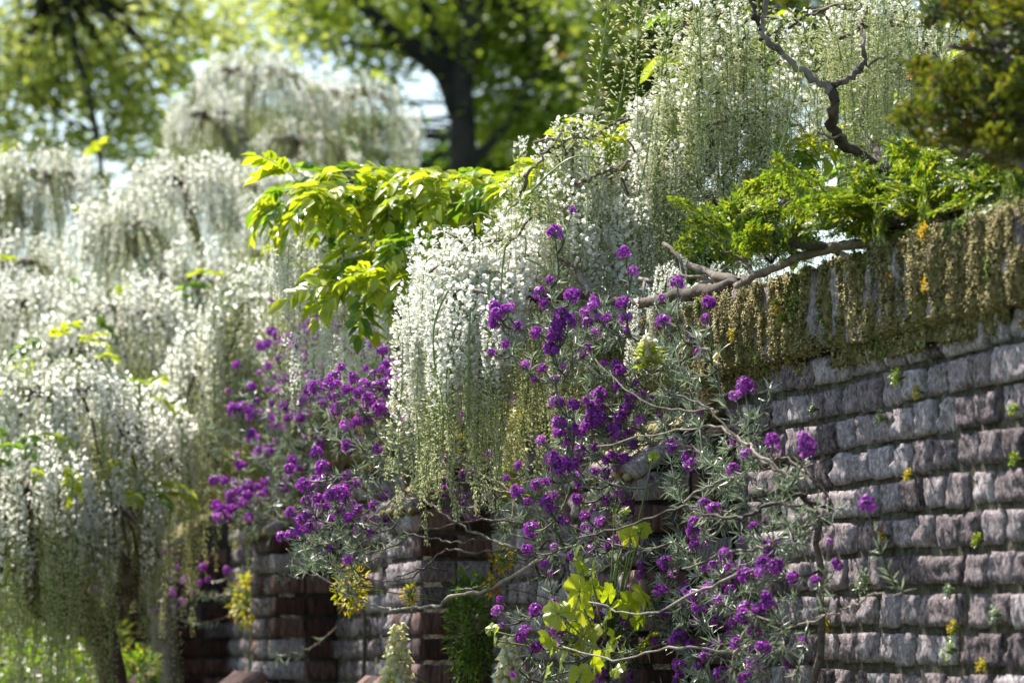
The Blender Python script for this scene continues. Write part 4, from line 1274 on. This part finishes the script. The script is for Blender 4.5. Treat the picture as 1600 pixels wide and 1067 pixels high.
h4 = [(289, 907), (325, 905), (312, 912), (355, 892), (318, 885), (278, 885), (255, 940), (270, 930), (245, 955), (285, 940), (300, 925), (262, 862)]
foot4 = P(400, 1000, 13.2); foot4.z = 0
wallflower('small far wallflower with a few magenta heads before the dark buttresses', foot4,
           [([(400, 945, 13.2), (380, 925, 13.2), (350, 930, 13.2), (320, 935, 13.2), (298, 922, 13.2)], .008, .005)],
           P(400, 945, 13.2), [P(x, y, 13.1 + random.uniform(-.1, .1)) for x, y in h4], [P(random.gauss(375, 14), random.gauss(935, 12), 13.2) for _ in range(14)], 1, 1.1, .03)
h5 = [(random.gauss(130, 22), random.gauss(950, 26)) for _ in range(16)] + [(random.gauss(135, 8), random.gauss(930, 10)) for _ in range(6)]
foot5 = P(140, 1000, 15); foot5.z = 0
wallflower('farthest purple wallflower, faint beneath the bottom left wisteria', foot5, [([(140, 1050, 15), (135, 1000, 15), (130, 960, 15)], .008, .004)],
           P(140, 1050, 15), [P(x, y, 15 + random.uniform(-.2, .2)) for x, y in h5], [P(random.gauss(120, 40), random.gauss(990, 26), 15) for _ in range(30)], 1, 1.2, .04)

# ------------------------------------------------------------------ little plants on the wall
def tuft_mesh(name, seed, mats, n, r, ls, ratio, wide=.5):
    mb = MB()
    d = rdirs(n, -.3, 1); d[:, 1] = np.abs(d[:, 1])
    p = d * r * rng.uniform(.4, 1, (n, 1))
    g = rng.random(n) < ratio
    v, f = leaf_t(wide)
    mb.scatter(v, f, p[~g], frames(d[~g] + rng.normal(0, .5, (np.sum(~g), 3)), ls * rng.uniform(.7, 1.3, np.sum(~g))), 0)
    mb.scatter(v, f, p[g] * 1.12, frames(d[g] + rng.normal(0, .6, (np.sum(g), 3)), ls * rng.uniform(.7, 1.2, np.sum(g))), 1)
    return mb


def wall_tuft(px, py, size, label, cols, name='stonecrop', cat='wall plant', ratio=.5, n=80, tall=1.0):
    """a small plant rooted in a joint of the wall face; its stems, leaves and blossoms are its parts"""
    t = wall_t(px); z = CAMZ + (1010.5 - py) / F * wall_pt(t, 0, 0).y
    p = wall_pt(t, .01 if z < ZTOP - COPE else .045, z)
    th = thing(name, label, cat, tuple(p), 'small plants rooted in the wall')
    th.rotation_euler = (0, 0, wrot)
    r = size * t / F * .5
    ls = max(.006, r * .42)
    d = rdirs(n, -.8, 1); d[:, 1] = np.abs(d[:, 1]) * .8
    pos = d * r * rng.uniform(.35, 1, (n, 1)); pos[:, 2] *= tall
    g = rng.random(n) < ratio
    v, f = leaf_t(.6)
    mb = MB(); mb.scatter(v, f, pos[~g], frames(d[~g] + rng.normal(0, .5, (np.sum(~g), 3)), ls * rng.uniform(.6, 1.2, np.sum(~g))))
    link('leaves', mb.mesh('leaves', M[cols[0]]), th, stuff=True)
    mb = MB(); mb.scatter(v, f, pos[g] * 1.1, frames(d[g] + rng.normal(0, .5, (np.sum(g), 3)), ls * .8 * rng.uniform(.6, 1.2, np.sum(g))))
    link('blossoms', mb.mesh('blossoms', M[cols[1]]), th, stuff=True)
    mb = MB()
    for i in range(0, n, 4):
        mb.tube([(0, -.01, 0), tuple(pos[i] * .5), tuple(pos[i])], [.0012, .001, .0006], 3)
    link('stems', mb.mesh('stems', M['stemgreen']), th)
    return th


YG = ('yellowgreen', 'yellow'); GG = ('leaf', 'yellowgreen'); GR = ('grey', 'grey'); GO = ('yellowgreen', 'orange')
for a in [
    (1492, 362, 30, 'orange-yellow tuft on top of the mossy coping close to the right edge', ('yellow', 'yellow')),
    (1495, 447, 26, 'golden flowering tuft hanging in the moss below the coping at right', ('yellow', 'yellow')),
    (1436, 438, 24, 'faint ochre tuft in the moss left of the golden one', ('moss', 'orange')),
    (1256, 476, 30, 'golden tuft on the moss midway along the near wall top', ('leaf', 'yellow')),
    (1262, 500, 24, 'green rosette just under the golden tuft midway along the wall top', ('leaf', 'yellowgreen')),
    (1186, 524, 22, 'yellow tuft low in the moss nearest the first buttress', YG),
    (1246, 562, 26, 'yellow-green tuft at the lower edge of the moss curtain', ('leaf', 'yellow')),
    (1415, 590, 34, 'bright green fern-like tuft in the second brick course', ('leaf', 'lime')),
    (1446, 614, 24, 'yellow sprig just right of the bright green wall tuft', ('yellowgreen', 'yellow')),
    (1388, 655, 30, 'silvery sprig trailing from the fourth course joint', GR),
    (1280, 640, 24, 'small grey-green sprig near the middle of the near wall', GR),
    (1330, 525, 20, 'tiny pale sprig under the moss in the top brick course', GR),
    (1430, 743, 22, 'lone yellow tuft in the sixth brick course', YG),
    (1391, 838, 28, 'orange and yellow sprig on the bricks right of the lone purple head', GO),
    (1538, 845, 26, 'thin green sprig rooted between two bricks at lower right', GG),
    (1493, 925, 28, 'small grey-green plant in the joint beside the reddish brick', GR),
    (1565, 960, 34, 'bushy silver-green sprig beside the orange-red brick', GR),
    (1500, 980, 30, 'yellow-green sprout heading the pale hanging plant at lower right', ('yellowgreen', 'yellow')),
    (1496, 1015, 40, 'pale green plant hanging down the lower right bricks', ('grey', 'leaf')),
    (1545, 1040, 30, 'yellow tuft in the lowest visible courses at right', YG),
    (1302, 978, 28, 'orange-brown sprig near the bare grey twig tip', GO),
    (1362, 912, 50, 'grey-leaved shoot at the tip of the bare twig on the bricks', GR),
    (1597, 640, 26, 'green tuft cut by the right edge of the view', GG),
    (1598, 718, 26, 'olive tuft at the right edge below the upper one', GG),
    (1160, 560, 22, 'yellow-green moss-edge sprig above the first buttress', YG),
]:
    wall_tuft(*a)


def clump(name, label, cat, px, py, dep, size, cols, n, ls, ratio=.4, group=None, tall=1.0, foot=None, wide=.5):
    """free-standing leafy plant: stem to the ground, leaves and blossoms as parts"""
    c = P(px, py, dep)
    # the ones between the buttresses root in the wall's joints, the bushes in the ground
    tw = max(5, c.y + .15)
    base = Vector((c.x, c.y, 0)) if name in ('garden_shrub', 'marigold', 'ivy') and dep > 9.34 and size > 65 else wall_pt(c.y / Dv.y * 1.0, 0, c.z - size * dep / F * .8)
    th = thing(name, label, cat, tuple(base), group)
    r = size * dep / F * .5
    d = rdirs(n, -1, 1); k = rng.uniform(.2, 1, (n, 1)) ** .5
    pos = np.array(c) + d * k * r * np.array([1, 1, tall])
    g = rng.random(n) < ratio
    v, f = leaf_t(wide)
    mb = MB(); mb.scatter(v, f, pos[~g], frames(d[~g] + np.array([0, 0, .3]) + rng.normal(0, .5, (np.sum(~g), 3)), ls * rng.uniform(.6, 1.3, np.sum(~g))))
    put('leaves', mb, M[cols[0]], th, stuff=True)
    mb = MB(); mb.scatter(v, f, pos[g] + d[g] * r * .08, frames(d[g] + rng.normal(0, .5, (np.sum(g), 3)), ls * .7 * rng.uniform(.6, 1.3, np.sum(g))))
    put('blossoms', mb, M[cols[1]], th, stuff=True)
    mb = MB()
    mb.tube(crom([base, (base + c) / 2 + Vector((.02, 0, 0)), c], 3), (.0035 if size > 65 else .0014), 5)
    for i in range(0, n, max(1, n // 24)):
        mb.tube([np.array(c) - np.array([0, 0, r * tall * .6]), (pos[i] + np.array(c)) / 2, pos[i]], [.002, .0015, .001], 3)
    put('stems', mb, M['stemgreen'], th)
    return th


# yellow-and-orange wallflowers, ivy, etc. between the buttresses
for a in [
    ('yellow_wallflower', 'yellow-leaved plant left of the third dark buttress', 'wallflower', 385, 935, 12.9, 60, ('yellowgreen', 'yellow'), 260, .02, .3, 'yellow plants between the buttresses', 1.5),
    ('yellow_wallflower', 'yellow plant under the left end of the long bare branch', 'wallflower', 548, 915, 9.3, 56, ('yellowgreen', 'yellow'), 240, .018, .3, 'yellow plants between the buttresses', 1.5),
    ('yellow_wallflower', 'little yellow sprig on the bricks left of the second buttress', 'wallflower', 642, 928, 9.25, 26, ('yellowgreen', 'yellow'), 90, .014, .5, 'yellow plants between the buttresses', 1.4),
    ('yellow_wallflower', 'yellow and rust-coloured plant under the hanging tips of the white dome', 'wallflower', 690, 690, 9.0, 62, ('yellowgreen', 'orange'), 240, .018, .4, 'yellow plants between the buttresses', 1.0),
    ('yellow_wallflower', 'olive plant with rusty leaves right of the hanging white tips', 'wallflower', 788, 660, 9.0, 54, ('yellowgreen', 'orange'), 220, .017, .35, 'yellow plants between the buttresses', 1.0),
    ('yellow_wallflower', 'lime and cream shrub tip among the middle purple heads', 'wallflower', 620, 645, 9.3, 56, ('yellowgreen', 'cream'), 200, .02, .3, 'yellow plants between the buttresses', 1.0),
    ('yellow_wallflower', 'orange and yellow sprig right of the second buttress by the long branch', 'wallflower', 785, 872, 8.9, 34, ('yellowgreen', 'orange'), 130, .014, .5, 'yellow plants between the buttresses', 1.4),
    ('yellow_wallflower', 'rusty sprig at the corner of the bare branch over the dark buttress', 'wallflower', 768, 915, 8.9, 26, ('yellowgreen', 'orange'), 90, .014, .6, 'yellow plants between the buttresses', 1.2),
    ('ivy', 'dark green small-leaved creeper filling the shaded corner beside the second buttress', 'creeper', 735, 985, 9.35, 82, ('darkleaf', 'leaf'), 900, .02, .35, None, 2.4),
    ('garden_shrub', 'leafy green bush with tiny white flowers in the bottom left corner', 'shrub', 50, 1060, 13.5, 190, ('leaf', 'petal'), 1300, .03, .25, None, .7),
    ('garden_shrub', 'yellow-green bush in front of the dark trunk at lower left', 'shrub', 150, 1010, 14, 110, ('lime', 'leaf'), 500, .035, .4, None, 1.1),
    ('garden_shrub', 'dull green bush in the shade at the left edge', 'shrub', 40, 930, 15.5, 240, ('leaf', 'darkleaf'), 1500, .035, .5, None, .7),
    ('garden_shrub', 'dark bush under the left wisteria mound', 'shrub', 130, 880, 16.5, 240, ('darkleaf', 'leaf'), 1500, .04, .3, None, .9),
    ('marigold', 'orange-flowered plant at the foot of the dark trunk near the bottom edge', 'flower', 218, 1040, 13, 70, ('leaf', 'yellow'), 300, .022, .18, None, .8),
    ('garden_shrub', 'rusty-edged yellow bush on the far end of the wall top', 'shrub', 385, 715, 13.3, 100, ('yellowgreen', 'moss'), 500, .022, .5, None, .45),
    ('garden_shrub', 'olive leafy mass behind the far purple wallflower', 'shrub', 490, 690, 12.6, 170, ('yellowgreen', 'leaf'), 700, .025, .5, None, 1.0),
]:
    clump(*a)


# cream snapdragons: spikes of round blossoms
def snapdragon(label, px, py, dep, hpx, w):
    c = P(px, py, dep); k = dep / F
    base = wall_pt(c.y / Dv.y + .02, 0, c.z - hpx * k * 1.6)
    th = thing('snapdragon', label, 'snapdragon', tuple(base), 'cream snapdragons by the wall')
    mb = MB(); mb.tube([base, (base + c) / 2 + Vector((.01, 0, 0)), c, c + Vector((.004, 0, hpx * k * .5))], [.003, .003, .0025, .001], 6)
    put('stem', mb, M['stemgreen'], th, True)
    hm = hpx * k
    mb = MB(); n = 60
    zz = rng.uniform(-.9, -.1, n); d = rdirs(n, -.2, .7)
    v, f = leaf_t(.3)
    mb.scatter(v, f, np.array(c) + np.stack([0 * zz, 0 * zz, zz * hm], 1), frames(d, .035 * rng.uniform(.6, 1.2, n)))
    put('leaves', mb, M['lime'], th, stuff=True)
    nb_ = int(w * .8)
    for i in range(nb_):
        f_ = i / nb_; an = i * 2.4
        r_ = w * k * .36 * (1 - .6 * f_) * random.uniform(.6, 1.3)
        p = c + Vector((math.cos(an) * r_, math.sin(an) * r_, (f_ - .35) * hm))
        link('blossom', BLO, th, local(th, p), (R(random.uniform(20, 80)), random.gauss(0, .4), an + 1.57 + random.gauss(0, .4)), ((.0118 * (1.1 - .45 * f_)) * random.uniform(.85, 1.2),) * 3)


blo = MB()
blo.add(ICO_V * np.array([.8, 1.1, .8]) + np.array([0, -.3, .1]), ICO_F, 0)      # throat pouch
v, f = leaf_t(.9)
for an in (-.6, .6, 2.6, 3.7, 3.14):
    blo.scatter(v * 1.5, f, np.array([(0, -.6, 0)]), frames(np.array([(math.sin(an), -.7, math.cos(an))]), 1.0), 0)
BLO = blo.mesh('snapdragon_blossom', M['cream'], True)
for a in [('cream snapdragon spike standing right of the hanging white racemes', 800, 700, 8.8, 90, 34), ('cream snapdragon beside the foot of the second buttress at the bottom edge', 622, 1035, 9.2, 95, 44),
          ('cream snapdragon low in the middle by the big lime leaves', 796, 1050, 8.6, 90, 44), ('pale snapdragon head among the purple flowers just left of the mossy coping', 1012, 545, 7.75, 34, 18),
          ('faint cream snapdragon tip on the second buttress head', 662, 745, 9.3, 30, 22), ('small cream snapdragon among the middle purple wallflower heads', 628, 636, 9.1, 34, 22)]:
    snapdragon(*a)


# broad lobed vine leaves behind the near purple plant
def vine_leaf(name, seed):
    random.seed(seed); mb = MB()
    lob = []
    n = 30
    for i in range(n):
        a = -math.pi * .92 + 2 * math.pi * .92 * i / (n - 1)
        r = .70 + .16 * abs(math.cos(a * 2.5)) + random.uniform(-.10, .07) + (.12 if abs(a) < .3 else 0)
        lob.append((math.sin(a) * r, .35 + math.cos(a) * r, random.uniform(-.08, .08) + .10 * math.sin(a * 5) - .22 * r * r))
    ins = [(x * .5, .35 + (y - .35) * .5, z * .3 + .03) for x, y, z in lob]
    v = [(0, 0, 0), (0, .35, .02)] + lob + ins
    q = [(2 + i, 3 + i, 3 + i + n, 2 + i + n) for i in range(n - 1)]
    t = [(1, 2 + n + i, 3 + n + i) for i in range(n - 1)]
    mb.add(v, [np.array(q), np.array(t)], 0)
    mb.tube([(0, .35, 0), (0, 0, -.02), (0, -.5, -.3)], [.02, .025, .02], 4, 1)
    for a in (-2.2, -1.25, 0, 1.25, 2.2):
        mb.tube([(0, .35, .035), (math.sin(a) * .3, .35 + math.cos(a) * .3, .045), (math.sin(a) * .62, .35 + math.cos(a) * .62, -.05)], [.016, .012, .004], 3, 1)
    return mb.mesh(name, [M['lime'], M['stemgreen']], True)


VL = [vine_leaf('vine_leaf', 600 + i) for i in range(4)]
random.seed(17)
vb = P(940, 1000, 7.95); vb.z = 0
VN = thing('grape_vine', 'vine with big bright lime lobed leaves low behind the near purple wallflower', 'vine', tuple(vb))
mb = MB()
VP = [(905, 935, 44), (880, 965, 40), (930, 925, 30), (900, 1000, 50), (875, 1035, 48), (945, 965, 36), (985, 955, 40), (1000, 975, 34), (960, 1000, 36), (930, 1045, 36), (985, 845, 36), (1000, 830, 30), (900, 880, 32),
      (910, 890, 26), (960, 815, 26), (975, 800, 22), (1020, 715, 20), (850, 1060, 36), (960, 1050, 36), (1000, 1010, 40), (772, 1000, 28), (768, 985, 24), (925, 905, 30), (1040, 850, 22), (915, 960, 40), (950, 935, 36), (890, 990, 40), (930, 985, 40), (970, 1030, 40), (865, 1010, 34), (1010, 940, 34), (905, 1060, 40), (945, 1020, 38)]
hubv = P(950, 1010, 8.0)
mb.tube(crom([vb, Vector((vb.x, vb.y, .9)), hubv, P(960, 900, 8.0), P(985, 820, 8.0)], 5, .004), .005, 5)
for x, y, s in VP:
    p = P(x, y, 7.80 + random.uniform(-.12, .12)); r = s * 7.95 / F * random.uniform(.5, .8)
    link('leaf', random.choice(VL), VN, local(VN, p), (R(random.uniform(45, 105)), random.gauss(0, .35), random.uniform(-2.2, 1.2)), (r, r, r))
    mb.tube([hubv.lerp(p, .1), hubv.lerp(p, .6) + Vector((0, .03, -.01)), p], [.002, .002, .0015], 4)
put('stem', mb, M['stemgreen'], VN, True)

# shadowed post glimpsed between the racemes, its shade put into the dark colour
def post(label, px, y0, dep, wpx):
    k = dep / F
    base = P(px, 1000, dep); base.z = 0
    top = P(px, y0, dep).z
    th = thing('garden_post', label, 'post', tuple(base), 'dark posts behind the wall')
    w = wpx * k / 2
    mb = MB(); box(mb, -w, w, -w, w, 0, top - .04); link('shaft', mb.mesh('shaft', M['slate']), th)
    mb = MB()
    box(mb, -w * 1.25, w * 1.25, -w * 1.25, w * 1.25, top - .038, top - .012)
    mb.add([(-w, -w, top - .010), (w, -w, top - .010), (w, w, top - .010), (-w, w, top - .010), (0, 0, top + .05)], np.array([(0, 1, 4), (1, 2, 4), (2, 3, 4), (3, 0, 4)]))
    link('cap', mb.mesh('cap', M['slate']), th)


post('dark slate-blue post showing between the cream racemes and the far purple flowers', 378, 575, 15.2, 22)
